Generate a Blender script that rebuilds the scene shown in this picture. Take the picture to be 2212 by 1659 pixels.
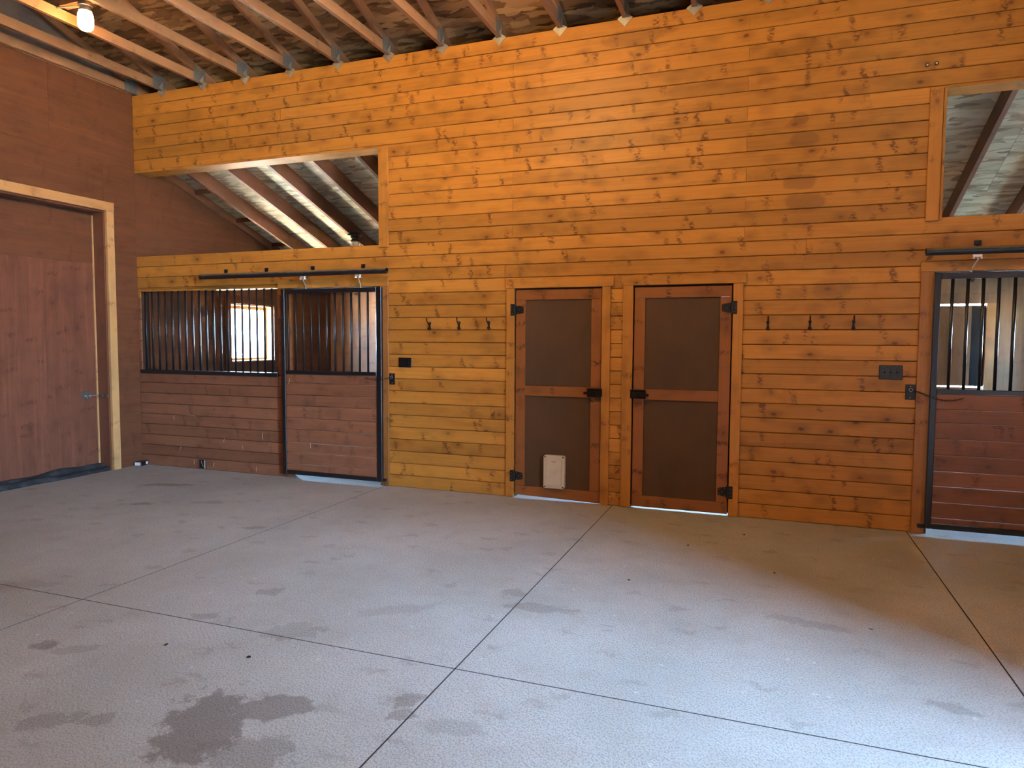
import bpy, bmesh, math, random
from mathutils import Vector, Matrix

random.seed(7)
for o in list(bpy.data.objects):
    bpy.data.objects.remove(o, do_unlink=True)
scn = bpy.context.scene
COL = scn.collection

# ------------------------------------------------------------------ camera
cam_d = bpy.data.cameras.new('camera')
cam_d.sensor_width = 36.0
cam_d.lens = 1497.763 / 2212.0 * 36.0
cam_d.clip_start = 0.05
cam = bpy.data.objects.new('camera', cam_d)
COL.objects.link(cam)
RGT = Vector((0.93740812, 0.34819612, 0.00504778))
UPV = Vector((-0.02671233, 0.05744667, 0.99799115))
FWD = Vector((-0.34720667, 0.93565984, -0.06315211))
m = Matrix((RGT, UPV, -FWD)).transposed().to_4x4()
m.translation = Vector((7.4588, -6.5756, 1.6))
cam.matrix_world = m
scn.camera = cam

# ------------------------------------------------------------------ world, sun, exposure
SKY = 12.3
SUN = 95.0
LAMP_A = 6.0     # visible lamp, upper left
LAMP_B = 86.0    # lamp above the middle of the wall
LAMP_C = 18.0     # lamp towards the right end
LAMP_FILL = 3.0     # unseen fill lamp, added to even out the warm light
w = bpy.data.worlds.new('sky')
scn.world = w
w.use_nodes = True
bg = w.node_tree.nodes['Background']
bg.inputs[0].default_value = (0.345, 0.60, 0.96, 1)
bg.inputs[1].default_value = SKY

sun_d = bpy.data.lights.new('sun', 'SUN')
sun_d.energy = SUN
sun_d.color = (1.0, 0.94, 0.82)
sun_d.angle = math.radians(0.6)
sun = bpy.data.objects.new('sun', sun_d)
COL.objects.link(sun)
sun.location = (6, -20, 25)
sun.rotation_euler = Vector((0.02, -1.0, 1.15)).to_track_quat('Z', 'Y').to_euler()


def portal(loc, direction, sx, sy):
    d = bpy.data.lights.new('sky_portal', 'AREA')
    d.shape = 'RECTANGLE'
    d.size = sx
    d.size_y = sy
    d.cycles.is_portal = True
    o = bpy.data.objects.new('sky_portal', d)
    COL.objects.link(o)
    o.location = loc
    o.rotation_euler = Vector(direction).to_track_quat('-Z', 'Y').to_euler()
    return o


# X size, Y size follow the track quaternion (Y = up)
portal((-0.10, 2.06, 1.685), (1, 0, 0), 0.94, 0.87)
portal((11.28, -5.48, 1.95), (-1, 0, 0), 1.54, 3.9)
portal((11.28, 2.06, 1.55), (-1, 0, 0), 1.2, 0.84)
portal((6.3, 4.20, 1.70), (0, -1, 0), 1.6, 0.9)

scn.view_settings.view_transform = 'Standard'
scn.view_settings.look = 'None'
scn.view_settings.exposure = 3.94
scn.view_settings.gamma = 1.0
scn.view_settings.use_curve_mapping = False

# ------------------------------------------------------------------ dimensions
XR = 11.20          # inner face of the right end wall
YF = -8.6           # wall behind the camera
YB = 4.08           # outer wall of the stalls
ZT = 4.582          # top of the boarded wall
P = ZT / 35.0       # board pitch
SILL = 20 * P
HEAD = 28 * P
RS = 1.0 / 3.0      # roof slope


# ------------------------------------------------------------------ material helpers
class NT:
    def __init__(s, name):
        s.m = bpy.data.materials.new(name)
        s.m.use_nodes = True
        s.t = s.m.node_tree
        s.b = s.t.nodes['Principled BSDF']
        s.out = s.t.nodes['Material Output']

    def n(s, typ, **kw):
        nd = s.t.nodes.new(typ)
        for k, v in kw.items():
            setattr(nd, k, v)
        return nd

    def l(s, a, b):
        s.t.links.new(a, b)

    def val(s, sock, v):
        if hasattr(v, 'is_output') or isinstance(v, bpy.types.NodeSocket):
            s.l(v, sock)
        else:
            sock.default_value = v

    def math(s, op, a, b=0.0, c=0.0):
        nd = s.n('ShaderNodeMath', operation=op)
        s.val(nd.inputs[0], a)
        s.val(nd.inputs[1], b)
        s.val(nd.inputs[2], c)
        return nd.outputs[0]

    def vmath(s, op, a, b):
        nd = s.n('ShaderNodeVectorMath', operation=op)
        s.val(nd.inputs[0], a)
        s.val(nd.inputs[1], b)
        return nd.outputs[0]

    def smooth(s, x, lo, hi, a=0.0, b=1.0):
        nd = s.n('ShaderNodeMapRange', interpolation_type='SMOOTHSTEP')
        s.val(nd.inputs[0], x)
        nd.inputs[1].default_value = lo
        nd.inputs[2].default_value = hi
        nd.inputs[3].default_value = a
        nd.inputs[4].default_value = b
        return nd.outputs[0]

    def mix(s, f, a, b, blend='MIX'):
        nd = s.n('ShaderNodeMix', data_type='RGBA', blend_type=blend)
        s.val(nd.inputs[0], f)
        s.val(nd.inputs[6], a)
        s.val(nd.inputs[7], b)
        return nd.outputs[2]

    def noise(s, v, scale=1.0, detail=3.0, rough=0.55, dist=0.0):
        nd = s.n('ShaderNodeTexNoise')
        s.l(v, nd.inputs['Vector'])
        nd.inputs['Scale'].default_value = scale
        nd.inputs['Detail'].default_value = detail
        nd.inputs['Roughness'].default_value = rough
        nd.inputs['Distortion'].default_value = dist
        return nd

    def voro(s, v, scale=1.0, rnd=1.0, feat='F1', dim='3D'):
        nd = s.n('ShaderNodeTexVoronoi', feature=feat, voronoi_dimensions=dim)
        s.l(v, nd.inputs['Vector'])
        nd.inputs['Scale'].default_value = scale
        nd.inputs['Randomness'].default_value = rnd
        return nd

    def coord(s, which='Object'):
        return s.n('ShaderNodeTexCoord').outputs[which]

    def rand(s):
        return s.n('ShaderNodeObjectInfo').outputs['Random']

    def mapping(s, v, scale=(1, 1, 1), rot=(0, 0, 0), loc=(0, 0, 0)):
        nd = s.n('ShaderNodeMapping')
        s.l(v, nd.inputs[0])
        nd.inputs['Location'].default_value = loc
        nd.inputs['Rotation'].default_value = rot
        nd.inputs['Scale'].default_value = scale
        return nd.outputs[0]

    def bump(s, h, strength=0.3, dist=0.01):
        nd = s.n('ShaderNodeBump')
        nd.inputs['Strength'].default_value = strength
        nd.inputs['Distance'].default_value = dist
        s.l(h, nd.inputs['Height'])
        s.l(nd.outputs[0], s.b.inputs['Normal'])


def c4(c):
    return (c[0], c[1], c[2], 1.0)


def wood(name, base, dark, axis='X', knots=1.0, var=0.22, rough=0.48, grain=0.25, dirt=0.2, hue=0.0, streak=0.0, stain=None):
    """Stained softwood; grain runs along the object's own axis."""
    s = NT(name)
    co = s.coord('Object')
    r = s.rand()
    off = s.n('ShaderNodeCombineXYZ')
    s.l(s.math('MULTIPLY', r, 91.0), off.inputs[0])
    s.l(s.math('MULTIPLY', r, 57.0), off.inputs[1])
    s.l(s.math('MULTIPLY', r, 73.0), off.inputs[2])
    v = s.vmath('ADD', co, off.outputs[0])
    rot = {'X': (0, 0, 0), 'Y': (0, 0, math.radians(90)), 'Z': (0, math.radians(90), 0)}[axis]
    v = s.mapping(v, rot=rot)
    warp = s.noise(s.mapping(v, scale=(4, 14, 14)), 1.0, 2.0)
    wv = s.vmath('ADD', v, s.vmath('MULTIPLY', warp.outputs['Color'], (0.05, 0.02, 0.02)))
    g1 = s.noise(s.mapping(v, scale=(1.6, 55, 55)), 1.0, 4.0, 0.6).outputs[0]
    g2 = s.noise(s.mapping(wv, scale=(0.9, 9, 9)), 1.0, 3.0, 0.55, 0.6).outputs[0]
    # knots: small dark spots and feathered marks across the board
    k1 = s.voro(s.mapping(wv, scale=(4.2, 7.0, 7.0)))
    sep1 = s.n('ShaderNodeSeparateColor')
    s.l(k1.outputs['Color'], sep1.inputs[0])
    on1 = s.smooth(sep1.outputs[0], 0.35, 0.45)
    kn = s.math('MULTIPLY', s.smooth(k1.outputs['Distance'], 0.16, 0.04), on1)
    halo = s.math('MULTIPLY', s.smooth(k1.outputs['Distance'], 0.55, 0.1), on1)
    wv2 = s.vmath('ADD', v, s.vmath('MULTIPLY', s.noise(s.mapping(v, scale=(9, 12, 12)), 1.0, 3.0).outputs['Color'], (0.10, 0.02, 0.02)))
    k2 = s.voro(s.mapping(wv2, scale=(5.0, 4.2, 4.2), rot=(0, 0.16, 0.16)))
    sep2 = s.n('ShaderNodeSeparateColor')
    s.l(k2.outputs['Color'], sep2.inputs[0])
    dvec = s.vmath('SUBTRACT', s.mapping(wv2, scale=(5.0, 4.2, 4.2), rot=(0, 0.16, 0.16)), k2.outputs['Position'])
    sx = s.n('ShaderNodeSeparateXYZ')
    s.l(dvec, sx.inputs[0])
    feather = s.math('MULTIPLY', s.smooth(s.math('ABSOLUTE', sx.outputs[0]), 0.19, 0.03), s.smooth(k2.outputs['Distance'], 0.55, 0.2))
    feather = s.math('MULTIPLY', feather, s.smooth(sep2.outputs[1], 0.30, 0.42))
    fl = s.noise(s.mapping(v, scale=(30, 60, 60)), 1.0, 2.0).outputs[0]
    feather = s.math('MULTIPLY', feather, s.smooth(fl, 0.40, 0.58))
    kk = s.math('MAXIMUM', kn, s.math('MULTIPLY', feather, 1.0))
    kk = s.math('MULTIPLY', kk, knots)
    col = s.mix(s.math('MULTIPLY', s.smooth(g2, 0.35, 0.75), grain * 1.6), c4(base), c4([base[i] * 0.68 + dark[i] * 0.32 for i in range(3)]))
    col = s.mix(s.math('MULTIPLY', s.smooth(g1, 0.45, 0.72), grain), col, c4([base[i] * 0.45 + dark[i] * 0.55 for i in range(3)]))
    col = s.mix(s.math('MULTIPLY', halo, 0.34 * knots), col, c4(dark))
    col = s.mix(s.math('MULTIPLY', kk, 0.85), col, c4(dark))
    lo = s.noise(s.mapping(v, scale=(2.4, 5, 5)), 1.0, 4.0, 0.62).outputs[0]
    col = s.mix(s.math('MULTIPLY', s.smooth(lo, 0.50, 0.74), 0.55), col, c4([base[i] * 0.5 + dark[i] * 0.12 for i in range(3)]))
    if streak > 0:
        st = s.noise(s.mapping(v, scale=(0.45, 9, 9)), 1.0, 5.0, 0.68, 0.4).outputs[0]
        col = s.mix(s.math('MULTIPLY', s.smooth(st, 0.50, 0.72), streak), col, c4([min(1.0, x * 1.5) for x in base]))
        st2 = s.noise(s.mapping(v, scale=(1.3, 3.5, 3.5), loc=(9, 4, 2)), 1.0, 5.0, 0.7, 1.2).outputs[0]
        col = s.mix(s.math('MULTIPLY', s.smooth(st2, 0.48, 0.70), streak), col, c4([x * 0.55 for x in base]))
    # grime blotches in building coordinates
    geo = s.n('ShaderNodeNewGeometry')
    dn = s.noise(s.mapping(geo.outputs['Position'], scale=(1.6, 1.6, 3.0)), 1.0, 4.0, 0.6).outputs[0]
    col = s.mix(s.math('MULTIPLY', s.smooth(dn, 0.52, 0.78), dirt), col, c4([x * 0.55 for x in base]))
    if stain:
        spz = s.n('ShaderNodeSeparateXYZ')
        s.l(geo.outputs['Position'], spz.inputs[0])
        sn = s.noise(geo.outputs['Position'], 7.0, 4.0, 0.6).outputs[0]
        for (sx_, sz_, rx_, rz_, k_) in stain:
            ax = s.math('POWER', s.math('ABSOLUTE', s.math('DIVIDE', s.math('SUBTRACT', spz.outputs[0], sx_), rx_)), 2.5)
            az = s.math('POWER', s.math('ABSOLUTE', s.math('DIVIDE', s.math('SUBTRACT', spz.outputs[2], sz_), rz_)), 2.5)
            dd = s.math('ADD', s.math('ADD', ax, az), s.math('MULTIPLY', s.math('SUBTRACT', sn, 0.5), 2.2))
            col = s.mix(s.smooth(dd, 1.2, 0.6, 0.0, k_), col, c4([base[0] * 0.42, base[1] * 0.40, base[2] * 0.6]))
    hv = s.n('ShaderNodeHueSaturation')
    s.l(s.math('ADD', 0.5 - hue, s.math('MULTIPLY', r, 2 * hue)), hv.inputs['Hue'])
    s.l(s.math('ADD', 1.0 - var * 0.5, s.math('MULTIPLY', r, var)), hv.inputs['Value'])
    s.l(col, hv.inputs['Color'])
    s.l(hv.outputs[0], s.b.inputs['Base Color'])
    s.b.inputs['Roughness'].default_value = rough
    s.b.inputs['Specular IOR Level'].default_value = 0.35
    s.bump(s.math('SUBTRACT', g1, s.math('MULTIPLY', kk, 0.6)), 0.18, 0.003)
    return s.m


def osb(name, tones, flip=False):
    s = NT(name)
    co = s.coord('Object')
    off = s.n('ShaderNodeCombineXYZ')
    r = s.rand()
    s.l(s.math('MULTIPLY', r, 31.0), off.inputs[0])
    s.l(s.math('MULTIPLY', r, 17.0), off.inputs[1])
    v = s.vmath('ADD', co, off.outputs[0])
    v = s.vmath('ADD', v, s.vmath('MULTIPLY', s.noise(v, 9.0, 2.0).outputs['Color'], (0.05, 0.05, 0.0)))
    acc = None
    hsum = None
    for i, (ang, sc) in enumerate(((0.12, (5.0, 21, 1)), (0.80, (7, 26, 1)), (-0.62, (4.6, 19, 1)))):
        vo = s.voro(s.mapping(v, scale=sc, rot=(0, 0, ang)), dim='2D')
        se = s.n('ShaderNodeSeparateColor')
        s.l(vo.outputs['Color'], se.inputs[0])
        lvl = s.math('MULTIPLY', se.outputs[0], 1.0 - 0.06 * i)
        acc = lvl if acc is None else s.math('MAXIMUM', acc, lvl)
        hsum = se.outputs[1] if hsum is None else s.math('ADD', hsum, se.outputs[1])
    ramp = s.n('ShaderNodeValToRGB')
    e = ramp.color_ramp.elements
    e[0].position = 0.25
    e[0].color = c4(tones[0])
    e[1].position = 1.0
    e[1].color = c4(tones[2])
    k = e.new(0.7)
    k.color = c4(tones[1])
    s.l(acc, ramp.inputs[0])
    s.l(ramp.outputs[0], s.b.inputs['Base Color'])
    s.b.inputs['Roughness'].default_value = 0.6
    s.b.inputs['Specular IOR Level'].default_value = 0.3
    s.bump(acc, 0.35, 0.003)
    return s.m


def plain(name, col, rough=0.5, metal=0.0, spec=0.4, noise=0.0, nscale=20.0, col2=None):
    s = NT(name)
    if noise > 0:
        n = s.noise(s.coord('Object'), nscale, 4.0, 0.6).outputs[0]
        c2 = col2 or [x * 0.5 for x in col]
        s.l(s.mix(s.math('MULTIPLY', s.smooth(n, 0.4, 0.7), noise), c4(col), c4(c2)), s.b.inputs['Base Color'])
    else:
        s.b.inputs['Base Color'].default_value = c4(col)
    s.b.inputs['Roughness'].default_value = rough
    s.b.inputs['Metallic'].default_value = metal
    s.b.inputs['Specular IOR Level'].default_value = spec
    return s.m


M = {}
M['pine'] = wood('stained_pine_boards', (0.455, 0.190, 0.030), (0.085, 0.025, 0.006), 'X', 1.0, 0.38, 0.46, 0.36, 0.5, stain=[(7.66, 2.98, 0.15, 0.065, 0.6), (7.70, 2.81, 0.17, 0.07, 0.6), (7.69, 3.34, 0.12, 0.06, 0.5), (7.66, 3.52, 0.06, 0.05, 0.5), (7.95, 2.05, 0.16, 0.10, 0.4), (6.2, 4.40, 0.30, 0.08, 0.45), (5.2, 4.30, 0.25, 0.07, 0.3), (2.0, 4.42, 0.22, 0.04, 0.4), (6.9, 3.85, 0.45, 0.05, 0.3)])
M['pine_z'] = wood('stained_pine_upright', (0.44, 0.182, 0.030), (0.085, 0.025, 0.006), 'Z', 0.8, 0.18, 0.46, 0.32, 0.4)
M['pine_x'] = wood('stained_pine_head', (0.45, 0.187, 0.030), (0.085, 0.025, 0.006), 'X', 0.8, 0.18, 0.46, 0.32, 0.4)
M['brown_z'] = wood('brown_stained_upright', (0.33, 0.135, 0.032), (0.07, 0.022, 0.007), 'Z', 0.7, 0.15, 0.46, 0.32, 0.4)
M['red'] = wood('red_stained_boards', (0.235, 0.092, 0.046), (0.06, 0.020, 0.010), 'X', 0.7, 0.26, 0.48, 0.34, 0.5)
M['frame_z'] = wood('door_frame_upright', (0.265, 0.092, 0.025), (0.05, 0.015, 0.005), 'Z', 1.0, 0.18, 0.4)
M['frame_x'] = wood('door_frame_rail', (0.265, 0.092, 0.025), (0.05, 0.015, 0.005), 'X', 1.0, 0.18, 0.4)
M['ply_y'] = wood('red_plywood_lengthwise', (0.132, 0.047, 0.019), (0.052, 0.017, 0.008), 'Y', 0.5, 0.16, 0.5, 0.45, 0.35, streak=0.45)
M['ply_z'] = wood('red_plywood_upright', (0.175, 0.062, 0.032), (0.058, 0.018, 0.010), 'Z', 0.9, 0.14, 0.5, 0.55, 0.5, streak=0.5)
M['ply_x'] = wood('plywood_partition', (0.30, 0.14, 0.075), (0.10, 0.04, 0.02), 'X', 0.3, 0.12, 0.55, 0.35, 0.2)
M['ply_pale'] = wood('pale_plywood_upright', (0.36, 0.23, 0.13), (0.12, 0.06, 0.03), 'Z', 0.3, 0.12, 0.55, 0.45, 0.2)
M['ply_pink'] = wood('salmon_plywood_upright', (0.44, 0.235, 0.14), (0.14, 0.06, 0.03), 'Z', 0.6, 0.12, 0.55, 0.45, 0.2)
M['lumber_y'] = wood('brown_lumber_lengthwise', (0.33, 0.16, 0.075), (0.09, 0.035, 0.015), 'Y', 0.5, 0.25, 0.55)
M['lumber_z'] = wood('pale_lumber_upright', (0.50, 0.28, 0.11), (0.12, 0.05, 0.02), 'Z', 0.6, 0.12, 0.5)
M['lumber_yl'] = wood('pale_lumber_lengthwise', (0.46, 0.24, 0.09), (0.12, 0.05, 0.02), 'Y', 0.5, 0.12, 0.5)
M['rafter'] = wood('dark_rafter_lumber', (0.20, 0.085, 0.045), (0.06, 0.022, 0.012), 'Y', 0.4, 0.15, 0.55)
M['jamb'] = wood('dark_jamb_board', (0.16, 0.058, 0.03), (0.05, 0.018, 0.010), 'Z', 0.4, 0.1, 0.5)
M['backing'] = plain('dark_framing_behind_boards', (0.035, 0.016, 0.008), 0.8)
M['sheath'] = wood('grey_gable_sheathing', (0.30, 0.24, 0.20), (0.10, 0.07, 0.05), 'Y', 0.2, 0.1)
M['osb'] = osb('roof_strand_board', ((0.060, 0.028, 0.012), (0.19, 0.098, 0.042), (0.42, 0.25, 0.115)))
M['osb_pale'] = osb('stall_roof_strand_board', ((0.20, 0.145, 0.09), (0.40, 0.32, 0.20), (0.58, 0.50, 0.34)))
M['iron'] = plain('black_painted_steel', (0.008, 0.008, 0.010), 0.33, 0.0, 0.5)


def mat_rail():
    s = NT('dusty_black_steel_tube')
    geo = s.n('ShaderNodeNewGeometry')
    sp = s.n('ShaderNodeSeparateXYZ')
    s.l(geo.outputs['True Normal'], sp.inputs[0])
    n = s.noise(s.mapping(s.coord('Object'), scale=(9, 30, 30)), 1.0, 4.0, 0.65).outputs[0]
    dust = s.smooth(s.math('ADD', sp.outputs[2], s.math('MULTIPLY', s.math('SUBTRACT', n, 0.5), 1.2)), 0.15, 0.75)
    s.l(s.mix(dust, (0.010, 0.010, 0.013, 1), (0.16, 0.13, 0.085, 1)), s.b.inputs['Base Color'])
    s.b.inputs['Roughness'].default_value = 0.45
    return s.m


M['rail'] = mat_rail()
M['hinge'] = plain('black_hinge_iron', (0.010, 0.010, 0.011), 0.45, 0.3, 0.5)
M['screw'] = plain('bright_screw_steel', (0.35, 0.33, 0.30), 0.35, 0.8)
M['zinc'] = plain('galvanised_steel', (0.42, 0.41, 0.38), 0.42, 0.7, 0.5, 0.4, 30.0, (0.25, 0.24, 0.22))
M['plate'] = plain('dark_galvanised_plate', (0.20, 0.195, 0.185), 0.5, 0.55, 0.5, 0.5, 40.0, (0.11, 0.10, 0.09))
M['bronze'] = plain('dull_bronze_plate', (0.13, 0.11, 0.085), 0.45, 0.5)
M['chrome'] = plain('bright_zinc_hanger', (0.70, 0.68, 0.64), 0.3, 0.7)
M['plastic_black'] = plain('glossy_black_plastic', (0.008, 0.008, 0.009), 0.18, 0.0, 0.5)
M['rubber'] = plain('dusty_black_rubber', (0.016, 0.018, 0.020), 0.75, 0.0, 0.3, 0.5, 9.0, (0.07, 0.075, 0.08))
M['white'] = plain('white_card', (0.62, 0.60, 0.58), 0.6)
M['black'] = plain('matt_black', (0.006, 0.006, 0.007), 0.6)
M['straw'] = plain('dry_straw', (0.62, 0.50, 0.28), 0.6)
M['leaf'] = plain('dark_leaf_scrap', (0.03, 0.02, 0.012), 0.8)
M['mark'] = plain('grey_print', (0.22, 0.17, 0.11), 0.6)


def mat_pet():
    s = NT('aged_white_plastic')
    v = s.coord('Object')
    n = s.noise(v, 55.0, 3.0, 0.65).outputs[0]
    n2 = s.noise(v, 9.0, 3.0).outputs[0]
    col = s.mix(s.math('MULTIPLY', s.smooth(n2, 0.45, 0.75), 0.5), (0.50, 0.41, 0.29, 1), (0.36, 0.27, 0.16, 1))
    col = s.mix(s.smooth(n, 0.70, 0.76), col, (0.16, 0.11, 0.06, 1))
    s.l(col, s.b.inputs['Base Color'])
    s.b.inputs['Roughness'].default_value = 0.45
    return s.m


def mat_screen():
    s = NT('brown_woven_screen')
    v = s.coord('Object')
    wv = s.noise(s.mapping(v, scale=(420, 1, 420)), 1.0, 1.0).outputs[0]
    n = s.noise(s.mapping(v, scale=(3, 1, 1.4)), 1.0, 4.0).outputs[0]
    sc = s.noise(s.mapping(v, scale=(14, 1, 30)), 1.0, 6.0, 0.75).outputs[0]
    col = s.mix(s.smooth(n, 0.35, 0.7), (0.098, 0.047, 0.022, 1), (0.076, 0.040, 0.020, 1))
    col = s.mix(s.math('MULTIPLY', s.smooth(wv, 0.4, 0.7), 0.35), col, (0.03, 0.016, 0.009, 1))
    col = s.mix(s.math('MULTIPLY', s.smooth(sc, 0.70, 0.80), 0.4), col, (0.16, 0.10, 0.06, 1))
    s.l(col, s.b.inputs['Base Color'])
    s.b.inputs['Roughness'].default_value = 0.7
    s.b.inputs['Specular IOR Level'].default_value = 0.2
    s.bump(wv, 0.3, 0.001)
    return s.m


def mat_glass():
    s = NT('window_glass')
    tr = s.n('ShaderNodeBsdfTransparent')
    tr.inputs[0].default_value = (0.94, 0.96, 0.96, 1)
    gl = s.n('ShaderNodeBsdfGlossy')
    gl.inputs['Roughness'].default_value = 0.03
    mx = s.n('ShaderNodeMixShader')
    mx.inputs[0].default_value = 0.05
    s.l(tr.outputs[0], mx.inputs[1])
    s.l(gl.outputs[0], mx.inputs[2])
    s.l(mx.outputs[0], s.out.inputs[0])
    return s.m


def mat_emit(name, col, strength):
    s = NT(name)
    s.b.inputs['Base Color'].default_value = (0.8, 0.8, 0.8, 1)
    s.b.inputs['Emission Color'].default_value = c4(col)
    s.b.inputs['Emission Strength'].default_value = strength
    return s.m


# stains on the concrete: (x, y, rx, ry, angle, strength, noise amount)
STAINS = [
    (5.30, -4.42, 0.17, 0.30, 0.5, 0.62, 0.55), (5.46, -4.22, 0.20, 0.085, 0.45, 0.55, 0.5), (5.62, -4.52, 0.16, 0.14, 0.2, 0.40, 0.6),
    (5.50, -4.13, 0.12, 0.055, 0.2, 0.55, 0.6), (5.995, -3.93, 0.05, 0.10, -0.5, 0.45, 0.7), (6.03, -4.05, 0.06, 0.05, 0.4, 0.42, 0.7),
    (6.27, -4.06, 0.16, 0.055, 0.2, 0.22, 0.7), (3.95, -4.12, 0.07, 0.05, 0.4, 0.5, 0.6), (4.67, -4.62, 0.13, 0.06, 0.7, 0.35, 0.7),
    (4.86, -4.53, 0.07, 0.05, 0.5, 0.35, 0.7), (1.33, -0.84, 0.26, 0.075, 0.35, 0.5, 0.7), (1.78, -1.61, 0.13, 0.05, 0.4, 0.45, 0.7),
    (2.34, -1.32, 0.16, 0.06, 0.35, 0.3, 0.8), (3.38, -1.91, 0.11, 0.05, 0.4, 0.38, 0.7), (4.52, -3.07, 0.10, 0.06, 0.4, 0.32, 0.7),
    (4.44, -3.53, 0.10, 0.05, 0.6, 0.32, 0.7), (5.05, -3.52, 0.15, 0.10, 0.2, 0.24, 0.8), (6.21, -2.71, 0.22, 0.06, 0.1, 0.30, 0.8),
    (5.97, -2.52, 0.08, 0.06, 0.1, 0.32, 0.8), (5.41, -3.06, 0.24, 0.07, 0.6, 0.18, 0.9), (7.69, -2.37, 0.25, 0.06, -0.2, 0.25, 0.8),
    (8.26, -3.14, 0.10, 0.05, -0.3, 0.3, 0.8), (4.15, -4.10, 0.10, 0.05, 0.5, 0.25, 0.8), (2.9, -3.6, 0.3, 0.12, 0.5, 0.2, 0.9),
]


def mat_concrete():
    s = NT('broom_finished_concrete')
    geo = s.n('ShaderNodeNewGeometry')
    v = geo.outputs['Position']
    big = s.noise(v, 0.7, 4.0, 0.6).outputs[0]
    mid = s.noise(v, 5.0, 5.0, 0.65).outputs[0]
    fine = s.noise(v, 60.0, 3.0, 0.7).outputs[0]
    agg = s.noise(s.mapping(v, scale=(120, 85, 120), rot=(0, 0, 0.5)), 1.0, 2.0, 0.6).outputs[0]
    col = s.mix(s.smooth(big, 0.35, 0.7), (0.385, 0.365, 0.340, 1), (0.312, 0.294, 0.272, 1))
    col = s.mix(s.math('MULTIPLY', s.smooth(mid, 0.45, 0.75), 0.35), col, (0.265, 0.225, 0.190, 1))
    col = s.mix(s.math('MULTIPLY', s.smooth(agg, 0.46, 0.62), 0.50), col, (0.16, 0.13, 0.108, 1))
    col = s.mix(s.math('MULTIPLY', s.smooth(fine, 0.60, 0.78), 0.35), col, (0.52, 0.47, 0.42, 1))
    # scuffs, little spots, droppings
    sp = s.voro(s.mapping(s.vmath('ADD', v, s.vmath('MULTIPLY', s.noise(v, 14.0, 3.0).outputs['Color'], (0.22, 0.22, 0.0))), scale=(2.6, 5.2, 1), rot=(0, 0, 0.45)), dim='2D')
    se = s.n('ShaderNodeSeparateColor')
    s.l(sp.outputs['Color'], se.inputs[0])
    spot = s.math('MULTIPLY', s.smooth(sp.outputs['Distance'], 0.24, 0.04), s.smooth(se.outputs[0], 0.55, 0.75))
    col = s.mix(s.math('MULTIPLY', spot, 0.30), col, (0.12, 0.095, 0.075, 1))
    sp2 = s.voro(s.mapping(s.vmath('ADD', v, s.vmath('MULTIPLY', s.noise(v, 40.0, 2.0).outputs['Color'], (0.03, 0.03, 0.0))), scale=(3.5, 3.5, 1), loc=(3, 7, 0)), dim='2D')
    se2 = s.n('ShaderNodeSeparateColor')
    s.l(sp2.outputs['Color'], se2.inputs[0])
    fleck = s.math('MULTIPLY', s.smooth(sp2.outputs['Distance'], 0.045, 0.02), s.smooth(se2.outputs[1], 0.7, 0.75))
    col = s.mix(s.math('MULTIPLY', fleck, 0.35), col, (0.60, 0.57, 0.52, 1))
    wob = s.n('ShaderNodeSeparateColor')
    s.l(s.noise(v, 11.0, 5.0, 0.7).outputs['Color'], wob.inputs[0])
    sep = s.n('ShaderNodeSeparateXYZ')
    s.l(v, sep.inputs[0])
    tot = None
    for (x, y, rx, ry, a, k, na) in STAINS:
        dx = s.math('SUBTRACT', sep.outputs[0], x)
        dy = s.math('SUBTRACT', sep.outputs[1], y)
        ca, sa = math.cos(a), math.sin(a)
        u = s.math('ADD', s.math('MULTIPLY', dx, ca / rx), s.math('MULTIPLY', dy, sa / rx))
        q = s.math('ADD', s.math('MULTIPLY', dx, -sa / ry), s.math('MULTIPLY', dy, ca / ry))
        d = s.math('SQRT', s.math('ADD', s.math('MULTIPLY', u, u), s.math('MULTIPLY', q, q)))
        d = s.math('ADD', d, s.math('MULTIPLY', s.math('SUBTRACT', wob.outputs[0], 0.5), na * 4.2))
        mk = s.smooth(d, 1.15, 0.80, 0.0, k)
        tot = mk if tot is None else s.math('MAXIMUM', tot, mk)
    col = s.mix(tot, col, (0.075, 0.050, 0.036, 1))
    s.l(col, s.b.inputs['Base Color'])
    s.b.inputs['Roughness'].default_value = 0.62
    s.b.inputs['Specular IOR Level'].default_value = 0.35
    s.bump(s.math('ADD', agg, s.math('MULTIPLY', fine, 0.4)), 0.7, 0.006)
    return s.m


M['pet'] = mat_pet()
M['screen'] = mat_screen()
M['glass'] = mat_glass()
M['concrete'] = mat_concrete()
M['gravel'] = plain('pale_gravel', (0.50, 0.46, 0.38), 0.9, 0, 0.2, 0.4, 3.0, (0.38, 0.34, 0.27))
WARM = (1.0, 0.63, 0.24)
for k_, v_ in (('A', LAMP_A), ('B', LAMP_B), ('C', LAMP_C), ('D', LAMP_FILL)):
    M['lamp_' + k_] = mat_emit('lit_lamp_glass', WARM, v_)
M['lamp_off'] = plain('unlit_lamp_glass', (0.62, 0.66, 0.62), 0.10, 0.0, 0.7)


# ------------------------------------------------------------------ object helpers
def link(name, mesh, parent=None, loc=(0, 0, 0), rot=(0, 0, 0)):
    o = bpy.data.objects.new(name, mesh)
    COL.objects.link(o)
    o.location = loc
    o.rotation_euler = rot
    if parent is not None:
        o.parent = parent
    return o


def empty(name, loc=(0, 0, 0)):
    o = bpy.data.objects.new(name, None)
    COL.objects.link(o)
    o.location = loc
    o.empty_display_size = 0.1
    return o


def tag(o, label=None, cat=None, group=None, kind=None):
    if label:
        o['label'] = label
    if cat:
        o['category'] = cat
    if group:
        o['group'] = group
    if kind:
        o['kind'] = kind
    return o


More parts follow.
